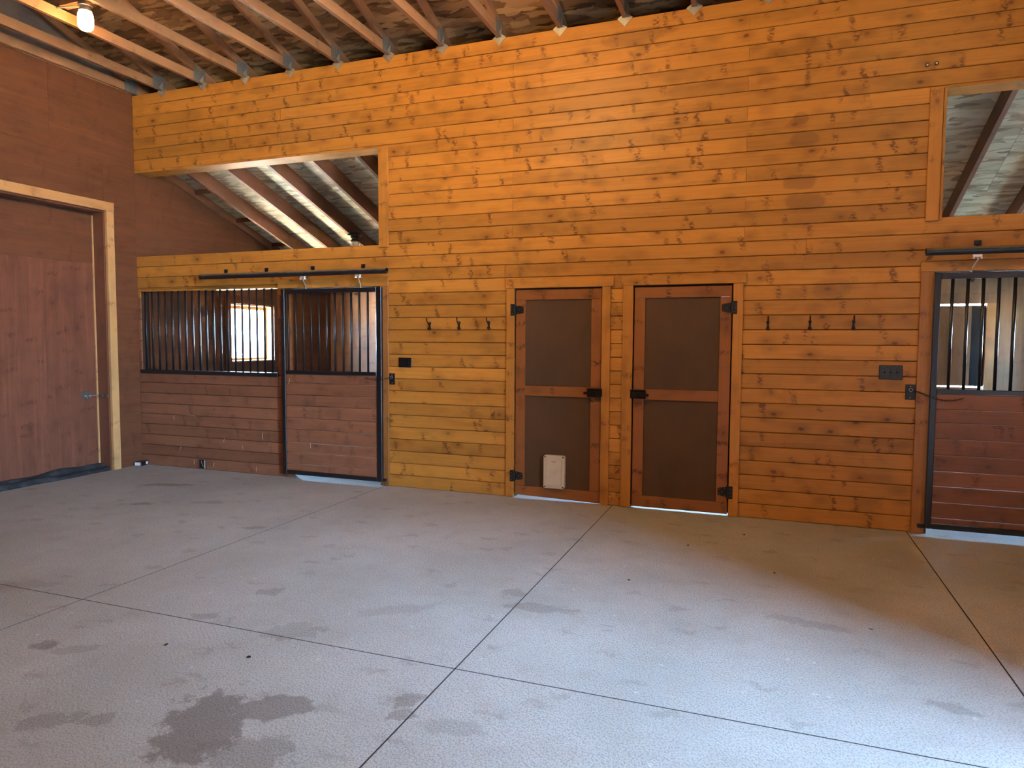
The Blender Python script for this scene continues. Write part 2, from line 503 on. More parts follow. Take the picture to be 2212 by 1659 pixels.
def part(name, bm, mat, parent=None, loc=(0, 0, 0), rot=(0, 0, 0), smooth=False, label=None):
    me = bpy.data.meshes.new(name)
    bmesh.ops.recalc_face_normals(bm, faces=bm.faces)
    if smooth:
        for f in bm.faces:
            f.smooth = True
    bm.to_mesh(me)
    bm.free()
    me.materials.append(mat)
    o = link(name, me, parent, loc, rot)
    if label:
        o['label'] = label
    if name.endswith('screws') or name in ('screw_holes', 'chain'):
        o['kind'] = 'stuff'
    return o


def add_box(bm, x0, x1, y0, y1, z0, z1, bev=0.0):
    g = bmesh.ops.create_cube(bm, size=1.0)
    for v in g['verts']:
        v.co = Vector(((x0 + x1) / 2 + v.co.x * (x1 - x0), (y0 + y1) / 2 + v.co.y * (y1 - y0), (z0 + z1) / 2 + v.co.z * (z1 - z0)))
    if bev > 0:
        es = list({e for v in g['verts'] for e in v.link_edges})
        bmesh.ops.bevel(bm, geom=es, offset=bev, segments=1, affect='EDGES')
    return bm


def nb():
    return bmesh.new()


BOXC = {}


def box(name, x0, x1, y0, y1, z0, z1, mat, parent=None, bev=0.0, label=None):
    """A box object whose origin is its centre; equal boxes share one mesh. Coordinates are in the parent's frame."""
    sx, sy, sz = round(x1 - x0, 4), round(y1 - y0, 4), round(z1 - z0, 4)
    key = (sx, sy, sz, mat.name, bev)
    if key not in BOXC:
        bm = add_box(nb(), -sx / 2, sx / 2, -sy / 2, sy / 2, -sz / 2, sz / 2, bev)
        me = bpy.data.meshes.new(name)
        bmesh.ops.recalc_face_normals(bm, faces=bm.faces)
        bm.to_mesh(me)
        bm.free()
        me.materials.append(mat)
        BOXC[key] = me
    o = link(name, BOXC[key], parent, ((x0 + x1) / 2, (y0 + y1) / 2, (z0 + z1) / 2))
    if label:
        o['label'] = label
    return o


def tube(bm, pts, r, seg=10, caps=True):
    """Round tube through points."""
    pts = [Vector(p) for p in pts]
    rings = []
    up = Vector((0, 0, 1))
    prev = None
    for i, p in enumerate(pts):
        if i == 0:
            t = pts[1] - p
        elif i == len(pts) - 1:
            t = p - pts[-2]
        else:
            t = (pts[i + 1] - p).normalized() + (p - pts[i - 1]).normalized()
        t.normalize()
        if prev is None:
            a = t.cross(up)
            if a.length < 1e-3:
                a = t.cross(Vector((1, 0, 0)))
        else:
            a = prev - t * prev.dot(t)
        a.normalize()
        prev = a
        b = t.cross(a)
        rr = r[i] if isinstance(r, (list, tuple)) else r
        rings.append([bm.verts.new(p + (a * math.cos(2 * math.pi * k / seg) + b * math.sin(2 * math.pi * k / seg)) * rr) for k in range(seg)])
    for i in range(len(rings) - 1):
        for k in range(seg):
            bm.faces.new((rings[i][k], rings[i][(k + 1) % seg], rings[i + 1][(k + 1) % seg], rings[i + 1][k]))
    if caps:
        bm.faces.new(rings[0][::-1])
        bm.faces.new(rings[-1])
    return bm


def lathe(bm, prof, seg=20, c=(0, 0, 0), axis='Z'):
    rings = []
    for (r, h) in prof:
        ring = []
        for k in range(seg):
            a = 2 * math.pi * k / seg
            if axis == 'Z':
                co = Vector((r * math.cos(a), r * math.sin(a), h))
            else:
                co = Vector((r * math.cos(a), h, r * math.sin(a)))
            ring.append(bm.verts.new(co + Vector(c)))
        rings.append(ring)
    for i in range(len(rings) - 1):
        for k in range(seg):
            bm.faces.new((rings[i][k], rings[i][(k + 1) % seg], rings[i + 1][(k + 1) % seg], rings[i + 1][k]))
    bm.faces.new(rings[0][::-1])
    bm.faces.new(rings[-1])
    return bm


def prism(bm, poly, axis, a, b):
    """Extrude a 2D polygon along an axis. axis X: poly is (y,z); Y: (x,z); Z: (x,y)."""
    def mk(p, t):
        return {'X': (t, p[0], p[1]), 'Y': (p[0], t, p[1]), 'Z': (p[0], p[1], t)}[axis]
    v0 = [bm.verts.new(mk(p, a)) for p in poly]
    v1 = [bm.verts.new(mk(p, b)) for p in poly]
    bm.faces.new(v0)
    bm.faces.new(v1[::-1])
    n = len(poly)
    for i in range(n):
        bm.faces.new((v0[i], v1[i], v1[(i + 1) % n], v0[(i + 1) % n]))
    return bm


def subtract(rect, holes):
    """Rectangles left of rect=(u0,u1,v0,v1) after cutting holes, merged along u."""
    u0, u1, v0, v1 = rect
    us = sorted({u0, u1} | {c for h in holes for c in h[:2] if u0 < c < u1})
    out = []
    for a, b in zip(us[:-1], us[1:]):
        segs = [(v0, v1)]
        mid = (a + b) / 2
        for h in holes:
            if h[0] <= mid <= h[1]:
                ns = []
                for s0, s1 in segs:
                    if h[3] <= s0 or h[2] >= s1:
                        ns.append((s0, s1))
                    else:
                        if h[2] > s0:
                            ns.append((s0, h[2]))
                        if h[3] < s1:
                            ns.append((h[3], s1))
                segs = ns
        for sg in segs:
            if out and abs(out[-1][1] - a) < 1e-6 and (out[-1][2], out[-1][3]) == sg:
                out[-1] = (out[-1][0], b, *sg)
            else:
                out.append((a, b, *sg))
    return out


def clip(poly, nx, ny, d):
    """Keep the part of a 2D polygon where nx*x + ny*y <= d."""
    res = []
    for i in range(len(poly)):
        p, q = poly[i], poly[(i + 1) % len(poly)]
        dp = nx * p[0] + ny * p[1] - d
        dq = nx * q[0] + ny * q[1] - d
        if dp <= 0:
            res.append(p)
        if dp * dq < 0:
            t = dp / (dp - dq)
            res.append((p[0] + (q[0] - p[0]) * t, p[1] + (q[1] - p[1]) * t))
    return res


# ================================================================== THE SETTING
# ---- ground outside and floor
bm = add_box(nb(), -45, 57, -50, 50, -0.42, -0.22)
g = part('ground', bm, M['gravel'])
tag(g, kind='structure')

floor = part('floor', add_box(nb(), -0.15, XR + 0.15, YF - 0.1, YB + 0.25, -0.20, -0.05), M['backing'])
tag(floor, kind='structure')
GAP = 0.0042
xs = [-0.15, 3.547, 6.062, 8.583, XR + 0.15]
ys = [YF - 0.1, -6.10, -3.59, 0.10, YB + 0.25]
for i in range(4):
    for j in range(4):
        a = GAP if i > 0 else 0
        b = GAP if i < 3 else 0
        c = GAP if j > 0 else 0
        d = GAP if j < 3 else 0
        if j in (2,):
            d = 0.001
        if j == 3:
            c = 0.001
        if j < 3 and j != 2 and i < 4:
            box('joint_sealant', xs[i] + a, xs[i + 1] - b, ys[j + 1] - GAP + 0.0002, ys[j + 1] + GAP - 0.0002, -0.03, -0.0006, M['black'], floor)
        if i < 3:
            box('joint_sealant', xs[i + 1] - GAP + 0.0002, xs[i + 1] + GAP - 0.0002, ys[j] + c, ys[j + 1] - d, -0.03, -0.0006, M['black'], floor)
        box('concrete_slab', xs[i] + a, xs[i + 1] - b, ys[j] + c, ys[j + 1] - d, -0.05, 0.0, M['concrete'], floor)

# ---- boarded wall facing the camera (front face of the boards is y = 0)
O_BIG1 = (-0.05, 3.50, SILL, HEAD)
O_BIG2 = (8.735, XR + 0.05, SILL, HEAD)
O_GRID = (0.035, 2.14, 1.165, 2.205)
O_DOOR1 = (2.225, 3.505, -0.1, 2.175)
O_SCR1 = (5.045, 5.942, -0.1, 2.115)
O_SCR2 = (6.238, 7.140, -0.1, 2.118)
O_DOOR2 = (8.705, 9.965, -0.1, 2.175)
HOLES = [O_BIG1, O_BIG2, O_GRID, O_DOOR1, O_SCR1, O_SCR2, O_DOOR2]

bm = nb()
for r in subtract((0.0, XR, 0.0, SILL), HOLES):
    add_box(bm, r[0], r[1], 0.0215, 0.135, r[2], r[3])
for r in subtract((0.0, XR, SILL, ZT), HOLES):
    add_box(bm, r[0], r[1], 0.0215, 0.235, r[2], r[3])
add_box(bm, 0, XR, 0.20, 0.235, ZT, ZT + 0.16)
wall_back = part('wall_back', bm, M['backing'])
tag(wall_back, kind='structure')

BRD = {}


def board(x0, x1, z0, z1, mat, parent, yf=0.0, th=0.021):
    """Tongue and groove board: both front edges chamfered, so that the joints are V grooves."""
    L, Hh = round(x1 - x0 - 0.0024, 3), round(z1 - z0 - 0.0042, 4)
    key = (L, Hh, th, mat.name)
    if key not in BRD:
        c = 0.005
        h = Hh / 2
        prof = [(0.0, -h + c), (0.0, h - c), (c, h), (th, h), (th, -h), (c, -h)]
        bmm = nb()
        prism(bmm, prof, 'X', -L / 2, L / 2)
        bmesh.ops.recalc_face_normals(bmm, faces=bmm.faces)
        me = bpy.data.meshes.new('board')
        bmm.to_mesh(me)
        bmm.free()
        me.materials.append(mat)
        BRD[key] = me
    return link('board', BRD[key], parent, ((x0 + x1) / 2, yf + random.uniform(-0.0012, 0.0012), (z0 + z1) / 2))


for k in range(35):
    row = (0.0, XR, k * P, (k + 1) * P)
    top = 34 - k
    if k == 34:
        js = [3.9, 9.2]
    elif top % 2 == 1:
        js = [2.217, 7.22]
    else:
        js = [5.017, 9.9]
    if k == 17:
        js = [4.935, 9.9]
    if k == 18:
        js = [2.41, 7.73]
    for r in subtract(row, HOLES):
        if r[1] - r[0] < 0.03 or r[3] - r[2] < 0.012:
            continue
        cuts = [r[0]] + [j for j in js if r[0] + 0.15 < j < r[1] - 0.15] + [r[1]]
        for a, b in zip(cuts[:-1], cuts[1:]):
            red = (b <= 2.24 and r[3] < 2.21)
            board(a, b, r[2], r[3], M['red'] if red else M['pine'], wall_back, -0.004 if k == 34 else 0.0)
# lintel plates over the two high openings and the shelf plates below them
box('lintel_board', 0.0, 3.50, 0.0, 0.235, HEAD - 0.022, HEAD - 0.001, M['pine_x'], wall_back)
box('lintel_board', 8.735, XR, 0.0, 0.235, HEAD - 0.022, HEAD - 0.001, M['pine_x'], wall_back)
box('head_board', 0.035, 2.14, 0.0, 0.135, 2.184, 2.204, M['pine_x'], wall_back)
# flat lid for the jambs of the stall doorway
box('jamb_board', 3.485, 3.504, 0.0, 0.135, 0.0, 2.17, M['frame_z'], wall_back)
box('jamb_board', 2.226, 2.245, 0.0, 0.135, 0.0, 2.17, M['frame_z'], wall_back)
box('jamb_board', 8.706, 8.725, 0.0, 0.135, 0.0, 2.17, M['frame_z'], wall_back)


def trim(n, boxes):
    e = empty('trim_%d' % n)
    tag(e, kind='structure')
    for nm, x0, x1, z0, z1, mt, y0 in boxes:
        box(nm, x0, x1, y0, 0.0 - 0.0005, z0, z1, M[mt], e, 0.002)
    return e


trim(1, [('upright_trim', 3.492, 3.605, SILL - 0.03, HEAD - 0.023, 'pine_z', -0.024)])
trim(2, [('upright_trim', 8.622, 8.716, SILL - 0.03, HEAD - 0.012, 'pine_z', -0.024), ('edge_strip', 8.719, 8.742, SILL - 0.025, HEAD - 0.023, 'pine_z', -0.014)])
trim(3, [('head_trim', 2.160, 3.604, 2.176, 2.276, 'pine_x', -0.026), ('upright_trim', 3.506, 3.600, 0.003, 2.175, 'brown_z', -0.022)])
trim(4, [('head_trim', 4.955, 6.053, 2.118, 2.209, 'pine_x', -0.026), ('upright_trim', 4.962, 5.046, 0.003, 2.117, 'pine_z', -0.021), ('upright_trim', 5.941, 6.024, 0.003, 2.117, 'pine_z', -0.021)])
trim(5, [('head_trim', 6.124, 7.248, 2.121, 2.209, 'pine_x', -0.026), ('upright_trim', 6.143, 6.239, 0.003, 2.120, 'pine_z', -0.021), ('upright_trim', 7.139, 7.224, 0.003, 2.120, 'pine_z', -0.021)])
trim(6, [('head_trim', 8.606, 10.1, 2.178, 2.258, 'pine_x', -0.026), ('upright_trim', 8.609, 8.704, 0.003, 2.177, 'brown_z', -0.022)])

# ---- left end wall (x = 0): plywood sheets on framing, barn door opening, stall window
Y_D0, Y_D1, Z_D = -4.40, -0.44, 3.107
DOORH = (Y_D0, Y_D1, -0.1, Z_D)
WIN = (1.59, 2.532, 1.25, 2.12)


def roof_low(y):
    return 3.945 - y * RS


bm = nb()
for r in subtract((YF, 0.235, 0.0, 4.594), [DOORH]):
    add_box(bm, -0.172, -0.0125, r[0], r[1], r[2], r[3])
for r in subtract((0.235, YB, 0.0, 4.0), [WIN]):
    pl = clip([(r[0], r[2]), (r[1], r[2]), (r[1], r[3]), (r[0], r[3])], RS, 1.0, 3.945)
    if len(pl) > 2:
        prism(bm, pl, 'X', -0.172, -0.0125)
wall_left = part('wall_left', bm, M['backing'])
tag(wall_left, kind='structure')


def ply(rect, holes, parent, mat, cx0, cx1, slope=False):
    g = 0.0012
    for r in subtract(rect, holes):
        pl = [(r[0] + g, r[2] + g), (r[1] - g, r[2] + g), (r[1] - g, r[3] - g), (r[0] + g, r[3] - g)]
        if slope:
            pl = clip(pl, RS, 1.0, 3.915)
        if len(pl) < 3:
            continue
        cy = sum(p[0] for p in pl) / len(pl)
        cz = sum(p[1] for p in pl) / len(pl)
        bmm = prism(nb(), [(p[0] - cy, p[1] - cz) for p in pl], 'X', cx0, cx1)
        part('plywood_sheet', bmm, mat, parent, (0, cy, cz))


zr = [0.0, 1.26, 2.48, 3.70, 4.594]
yr0 = [YF, -6.0, -3.52, -1.08, 0.0]
yr1 = [YF, -7.2, -4.76, -2.32, 0.0]
for j in range(4):
    yr = yr0 if j % 2 else yr1
    yr = yr0 if j == 3 else yr
    for a, b in zip(yr[:-1], yr[1:]):
        ply((a, b, zr[j], zr[j + 1]), [DOORH], wall_left, M['ply_y'], -0.012, 0.0)
zr = [0.0, 1.22, 2.44, 3.66, 4.0]
for j in range(4):
    ym = 2.44 if j % 2 else 1.30
    for a, b in ((0.0, ym), (ym, min(ym + 2.44, YB)), (min(ym + 2.44, YB - 0.001), YB)):
        if b - a > 0.05:
            ply((a, b, zr[j], zr[j + 1]), [WIN], wall_left, M['ply_y'], -0.012, 0.0, True)
# sheathed gable above the plywood
def gable(x0, x1, parent):
    ri = YF / 2
    pl = [(YF, 4.594), (0.235, 4.594), (0.235, 4.72), (ri, 4.74 - ri * RS + 0.02), (YF, 4.72)]
    return part('gable_sheathing', prism(nb(), pl, 'X', x0, x1), M['sheath'], parent)


gable(-0.10, -0.07, wall_left)
box('top_plate', -0.06, 0.0, YF, 0.0, 4.596, 4.62, M['lumber_y'], wall_left)

# ---- barn door in the left wall, with its frame of pale lumber
e = empty('trim_7')
tag(e, kind='structure')
box('head_trim', 0.0005, 0.042, Y_D0 - 0.1, -0.336, Z_D, 3.214, M['lumber_yl'], e, 0.003)
box('upright_trim', 0.0005, 0.042, -0.440, -0.342, 0.002, Z_D - 0.001, M['lumber_z'], e, 0.003)
box('jamb_board', -0.205, -0.002, -0.456, -0.4405, 0.002, Z_D - 0.003, M['jamb'], e)
box('jamb_board', -0.205, -0.002, Y_D0 + 0.001, -0.457, Z_D - 0.018, Z_D - 0.001, M['jamb'], e)

d1 = empty('door_1', (-0.19, -2.4, 0.03))
tag(d1, 'wide red plywood barn door in the left end wall', kind='structure')


def in1(name, x0, x1, y0, y1, z0, z1, mat, bev=0.0, label=None, parent=None):
    return box(name, x0 + 0.19, x1 + 0.19, y0 + 2.4, y1 + 2.4, z0 - 0.03, z1 - 0.03, mat, parent or d1, bev, label)


for a, b in ((-4.39, -3.52), (-3.519, -2.30), (-2.299, -1.081), (-1.080, -0.478)):
    in1('plywood_panel', -0.200, -0.172, a, b, 0.03, 2.485, M['ply_z'])
for a, b in ((-4.39, -2.45), (-2.449, -0.478)):
    in1('plywood_panel', -0.200, -0.170, a, b, 2.487, 3.06, M['ply_y'])
in1('edge_strip', -0.203, -0.160, -0.477, -0.458, 0.03, 3.06, M['lumber_z'], 0.002, 'pale edge strip')
in1('door_core', -0.245, -0.207, -4.55, -0.30, 0.0, 3.25, M['backing'])
# barrel bolt
bb = empty('slide_bolt', (0.02, 1.80, 0.88))
bb.parent = d1
tag(bb, 'steel slide bolt')
bm = nb()
add_box(bm, 0.0005, 0.006, -0.075, 0.045, -0.035, 0.055, 0.002)
part('bolt_plate', bm, M['bronze'], bb)
bm = nb()
tube(bm, [(0.022, -0.06, 0.0), (0.022, 0.20, 0.0)], 0.006, 8)
tube(bm, [(0.022, -0.03, 0.0), (0.045, -0.035, -0.03)], 0.005, 8)
for yy in (-0.045, 0.01):
    add_box(bm, 0.006, 0.033, yy, yy + 0.018, -0.013, 0.013, 0.003)
part('bolt_rod', bm, M['zinc'], bb)
bm = nb()
add_box(bm, 0.03, 0.15, 0.1335, 0.138, -0.02, 0.022, 0.001)
add_box(bm, 0.05, 0.10, 0.118, 0.1335, -0.012, 0.012, 0.004)
add_box(bm, 0.15, 0.17, 0.125, 0.138, -0.025, 0.012, 0.003)
part('bolt_keeper', bm, M['bronze'], bb)

# ---- stall window in the left wall
w1 = empty('window_1', (0, 2.06, 1.685))
tag(w1, kind='structure')


def win_unit(root, sgn, hw, hh):
    y0, y1, z0, z1 = -hw, hw, -hh, hh
    def bx(nm, x0, x1, a, b, c, d, mt, bev=0.002):
        if sgn < 0:
            x0, x1 = -x1, -x0
        box(nm, x0, x1, a, b, c, d, M[mt], root, bev)
    # casing on the room face
    bx('casing', 0.0005, 0.02, y0 - 0.125, y0, z0 - 0.11, z1 + 0.11, 'ply_y')
    bx('casing', 0.0005, 0.02, y1, y1 + 0.11, z0 - 0.11, z1 + 0.11, 'ply_y')
    bx('casing', 0.0005, 0.02, y0 + 0.001, y1 - 0.001, z1, z1 + 0.11, 'ply_y')
    bx('casing', 0.0005, 0.02, y0 + 0.001, y1 - 0.001, z0 - 0.11, z0, 'ply_y')
    # jamb lining
    bx('jamb_lining', -0.17, 0.0, y0, y0 + 0.018, z0, z1, 'lumber_z')
    bx('jamb_lining', -0.17, 0.0, y1 - 0.018, y1, z0, z1, 'lumber_z')
    bx('jamb_lining', -0.17, 0.0, y0 + 0.019, y1 - 0.019, z1 - 0.018, z1, 'lumber_yl')
    bx('window_sill', -0.17, 0.03, y0 + 0.019, y1 - 0.019, z0, z0 + 0.02, 'lumber_yl')
    # sash
    bx('sash_stile', -0.15, -0.12, y0 + 0.02, y0 + 0.06, z0 + 0.022, z1 - 0.02, 'lumber_z')
    bx('sash_stile', -0.15, -0.12, y1 - 0.06, y1 - 0.02, z0 + 0.022, z1 - 0.02, 'lumber_z')
    bx('sash_rail', -0.15, -0.12, y0 + 0.061, y1 - 0.061, z1 - 0.07, z1 - 0.02, 'lumber_yl')
    bx('sash_rail', -0.15, -0.12, y0 + 0.061, y1 - 0.061, z0 + 0.022, z0 + 0.06, 'lumber_yl')
    bx('pane', -0.137, -0.133, y0 + 0.055, y1 - 0.055, z0 + 0.055, z1 - 0.06, 'glass', 0.0)


win_unit(w1, 1, 0.471, 0.435)

# ---- right end wall with an open doorway (outside the picture) and the other stall's window
YO0, YO1, ZO = -6.25, -4.71, 3.90
bm = nb()
for r in subtract((YF, 0.235, 0.0, 4.594), [(YO0, YO1, -0.1, ZO)]):
    add_box(bm, XR, XR + 0.17, r[0], r[1], r[2], r[3])
for r in subtract((0.235, YB, 0.0, 4.0), [(1.46, 2.66, 1.13, 1.97)]):
    pl = clip([(r[0], r[2]), (r[1], r[2]), (r[1], r[3]), (r[0], r[3])], RS, 1.0, 3.945)
    if len(pl) > 2:
        prism(bm, pl, 'X', XR, XR + 0.17)
wall_right = part('wall_right', bm, M['ply_y'])
tag(wall_right, kind='structure')
gable(XR + 0.02, XR + 0.08, wall_right)
w2 = empty('window_2', (XR, 2.06, 1.55))
tag(w2, kind='structure')
win_unit(w2, -1, 0.6, 0.42)
# unseen dark walls added outside that doorway to block and shape the daylight
for n_, (a_, b_) in enumerate(((-6.35, -1.0), (-40.0, -9.26))):
    ob = part('wall_light_blocker_%d' % (n_ + 1), add_box(nb(), 16.2, 16.4, a_, b_, -0.22, 11.0), M['jamb'])
    tag(ob, kind='structure')
ob = part('wall_light_blocker_4', add_box(nb(), XR + 0.4, 16.2, -9.55, -9.4, -0.22, 15.0), M['jamb'])
tag(ob, kind='structure')
ob = part('wall_light_blocker_3', add_box(nb(), 31.0, 31.4, -30.0, -4.0, -0.22, 2.4), M['jamb'])
tag(ob, kind='structure')

# ---- wall behind the camera and outer stall wall, partitions
wall_front = part('wall_front', add_box(nb(), -0.17, XR + 0.17, YF - 0.15, YF, 0, 4.75), M['ply_x'])
tag(wall_front, kind='structure')

DUTCH = (9.40, 10.085, -0.1, 2.11)
bm = nb()
for r in subtract((-0.17, XR + 0.17, 0.0, 2.60), [(5.5, 7.1, 1.25, 2.15), DUTCH]):
    add_box(bm, r[0], r[1], YB + 0.012, YB + 0.15, r[2], r[3])
wall_outer = part('wall_outer', bm, M['backing'])
tag(wall_outer, kind='structure')
for (a, b, mt) in ((0.001, 1.22, 'ply_pink'), (1.222, 2.44, 'ply_pink'), (2.442, 3.62, 'ply_pink'), (3.72, 5.499, 'ply_pale'), (7.101, 8.5, 'ply_pale'), (8.60, 9.399, 'ply_pale'), (10.205, XR - 0.001, 'ply_pale')):
    box('plywood_sheet', a, b, YB, YB + 0.0115, 0.0, 2.585, M[mt], wall_outer)
box('plywood_sheet', 9.40, 10.204, YB, YB + 0.0115, 2.24, 2.585, M['ply_pale'], wall_outer)
box('plywood_sheet', 9.40, 10.204, YB, YB + 0.0115, 2.111, 2.238, M['ply_pale'], wall_outer)
box('post', 10.088, 10.200, YB - 0.03, YB + 0.0115, 0.0, 2.110, M['lumber_z'], wall_outer)
# two-leaf stable door in the outer wall with daylight in its gaps
d5 = empty('door_5', (9.75, YB + 0.05, 0))
tag(d5, kind='structure')
box('upper_leaf', -0.35, 0.19, 0.0, 0.03, 1.022, 2.083, M['ply_pale'], d5)
box('lower_leaf', -0.35, 0.33, 0.0, 0.03, 0.03, 1.004, M['ply_pale'], d5)
box('dark_gap_panel', 0.1905, 0.335, 0.0, 0.02, 1.022, 2.083, M['black'], d5)  # black sheet standing in for the dark gap beside the upper leaf

for i, (x0, x1) in enumerate(((3.62, 3.72), (8.50, 8.60))):
    pl = [(0.136, 0.0), (YB - 0.001, 0.0), (YB - 0.001, 2.56), (0.237, 3.83), (0.237, SILL), (0.136, SILL)]
    wp = part('wall_partition_%d' % (i + 1), prism(nb(), pl, 'X', x0, x1), M['ply_x'])
    tag(wp, kind='structure')

# ---- lean-to roof over the stalls: strand board on rafters
ceil2 = empty('ceiling_stalls', (0, 0.24, 3.86))
tag(ceil2, kind='structure')
LY = 4.6
sl = math.atan(RS)
cs = math.cos(sl)


def sheet(parent, x0, x1, s0, s1, y_of, z_of, rotx, mat):
    """Flat roof sheet lying along the slope between distances s0..s1."""
    cx = (x0 + x1) / 2
    sm = (s0 + s1) / 2
    bmm = add_box(nb(), -(x1 - x0) / 2 + 0.0015, (x1 - x0) / 2 - 0.0015, -(s1 - s0) / 2 + 0.0015, (s1 - s0) / 2 - 0.0015, 0.0, 0.014)
    p = parent.location
    return part('strand_board_sheet', bmm, mat, parent, (cx - p.x, y_of(sm) - p.y, z_of(sm) - p.z), (rotx, 0, 0))


smax = LY / cs
cuts = [0.0, 0.95, 2.17, 3.39, smax]
for j in range(4):
    x0 = -0.2
    off = 1.22 if j % 2 else 0.0
    edges = [-0.2] + [0.86 + off + 2.50 * i for i in range(6) if 0.86 + off + 2.50 * i < XR + 0.1] + [XR + 0.2]
    for a, b in zip(edges[:-1], edges[1:]):
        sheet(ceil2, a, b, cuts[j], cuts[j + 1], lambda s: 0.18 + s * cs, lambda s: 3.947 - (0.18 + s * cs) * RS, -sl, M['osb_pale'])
y0, y1 = 0.238, LY
pl = [(0.0, 0.0), (y1 - y0, -(y1 - y0) * RS), (y1 - y0, -(y1 - y0) * RS + 0.194), (0.0, 0.194)]
bm = prism(nb(), pl, 'X', -0.021, 0.021)
bmesh.ops.recalc_face_normals(bm, faces=bm.faces)
rme = bpy.data.meshes.new('rafter')
bm.to_mesh(rme)
bm.free()
rme.materials.append(M['rafter'])
zr0 = 3.75 - y0 * RS
for i in range(19):
    x = 0.553 + 0.6235 * i
    if x > XR - 0.1:
        break
    link('rafter', rme, ceil2, (x, y0 - 0.24, zr0 - 3.86))
# end rafter against the plywood and short lookout blocks
pl = [(y0, 3.835 - y0 * RS), (YB, 3.835 - YB * RS), (YB, 3.944 - YB * RS), (y0, 3.944 - y0 * RS)]
bm = prism(nb(), [(a - 0.24, b - 3.86) for a, b in pl], 'X', 0.002, 0.042)
part('rafter', bm, M['rafter'], ceil2)
for y in (0.95, 1.72, 2.49, 3.25):
    bm = add_box(nb(), 0.043, 0.53, -0.02, 0.02, -0.055, 0.0)
    part('lookout_block', bm, M['rafter'], ceil2, (0, y - 0.24, 3.945 - y * RS - 0.006 - 3.86))

# ---- main roof deck
ceil1 = empty('ceiling', (0, -4.3, 6.1))
tag(ceil1, kind='structure')
smax = (4.3 + 0.3) / cs
cuts = [0.0, 1.22, 2.44, 3.66, smax]
for side in (0, 1):
    for j in range(4):
        off = 1.22 if j % 2 else 0.0
        edges = [-0.2] + [1.1 + off + 2.50 * i for i in range(6) if 1.1 + off + 2.50 * i < XR + 0.1] + [XR + 0.2]
        for a, b in zip(edges[:-1], edges[1:]):
            if side == 0:
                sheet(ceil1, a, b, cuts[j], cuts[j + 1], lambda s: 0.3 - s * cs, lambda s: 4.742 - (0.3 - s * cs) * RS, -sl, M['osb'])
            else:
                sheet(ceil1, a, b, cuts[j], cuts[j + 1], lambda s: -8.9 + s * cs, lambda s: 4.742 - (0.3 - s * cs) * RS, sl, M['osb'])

# ---- metal roofing above the decks
M['roofing'] = plain('dark_roofing', (0.05, 0.05, 0.05), 0.6)
bm = nb()
zt = 4.742 + 0.03
prism(bm, [(0.42, zt - 0.42 * RS), (-4.3, zt + 4.3 * RS), (-4.3, zt + 4.3 * RS + 0.03), (0.42, zt - 0.42 * RS + 0.03)], 'X', -0.6, XR + 0.6)
prism(bm, [(-9.02, zt - 0.42 * RS), (-4.3, zt + 4.3 * RS), (-4.3, zt + 4.3 * RS + 0.03), (-9.02, zt - 0.42 * RS + 0.03)], 'X', -0.6, XR + 0.6)
zt = 3.945 + 0.03
prism(bm, [(0.19, zt - 0.19 * RS), (LY + 0.25, zt - (LY + 0.25) * RS), (LY + 0.25, zt - (LY + 0.25) * RS + 0.03), (0.19, zt - 0.19 * RS + 0.03)], 'X', -0.6, XR + 0.6)
add_box(bm, -0.17, XR + 0.17, 0.236, 0.26, 3.86, 4.72)
ro = part('roof', bm, M['roofing'])
tag(ro, kind='structure')

# ================================================================== THINGS
ORD = ['first', 'second', 'third', 'fourth', 'fifth', 'sixth', 'seventh', 'eighth', 'ninth', 'tenth', 'eleventh', 'twelfth', 'thirteenth', 'fourteenth', 'fifteenth', 'sixteenth', 'seventeenth', 'eighteenth', 'nineteenth', 'twentieth']

# ---- roof trusses
HX = 0.020


def mesh_of(name, bm, mat, smooth=False):
    bmesh.ops.recalc_face_normals(bm, faces=bm.faces)
    if smooth:
        for f in bm.faces:
            f.smooth = True
    me = bpy.data.meshes.new(name)
    bm.to_mesh(me)
    bm.free()
    me.materials.append(mat)
    return me


T_bot = mesh_of('bottom_chord', prism(nb(), [(0.16, 0.0), (-8.75, 0.0), (-8.75, 0.098), (0.16, 0.098)], 'X', -HX, HX), M['lumber_y'])
ct = 4.742 - ZT - 0.003
T_top1 = mesh_of('top_chord', prism(nb(), [(0.30, ct - 0.1 - 0.098), (0.30, ct - 0.1), (-4.3, ct + 4.3 * RS), (-4.3, ct + 4.3 * RS - 0.098)], 'X', -HX, HX), M['lumber_y'])
T_top2 = mesh_of('top_chord', prism(nb(), [(-8.9, ct - 0.1 - 0.098), (-8.9, ct - 0.1), (-4.301, ct + 4.3 * RS), (-4.301, ct + 4.3 * RS - 0.098)], 'X', -HX, HX), M['lumber_y'])


def web(ya, za, yb, zb, wd=0.045):
    d = Vector((yb - ya, zb - za)).normalized()
    n = Vector((-d.y, d.x)) * wd
    return mesh_of('web', prism(nb(), [(ya + n.x, za + n.y), (ya - n.x, za - n.y), (yb - n.x, zb - n.y), (yb + n.x, zb + n.y)], 'X', -HX + 0.001, HX - 0.001), M['lumber_y'])


T_webs = [web(-2.15, ct + 2.15 * RS - 0.1, -2.9, 0.09), web(-2.9, 0.09, -4.3, ct + 4.3 * RS - 0.1), web(-6.45, ct + 2.15 * RS - 0.1, -5.7, 0.09), web(-5.7, 0.09, -4.3, ct + 4.3 * RS - 0.1)]
bm = nb()
add_box(bm, HX, HX + 0.0022, -0.155, 0.02, 0.0, 0.150)
for i in range(5):
    add_box(bm, HX + 0.002, HX + 0.0045, -0.148 + i * 0.032, -0.136 + i * 0.032, 0.008, 0.142)
T_plate = mesh_of('gusset_plate', bm, M['plate'])
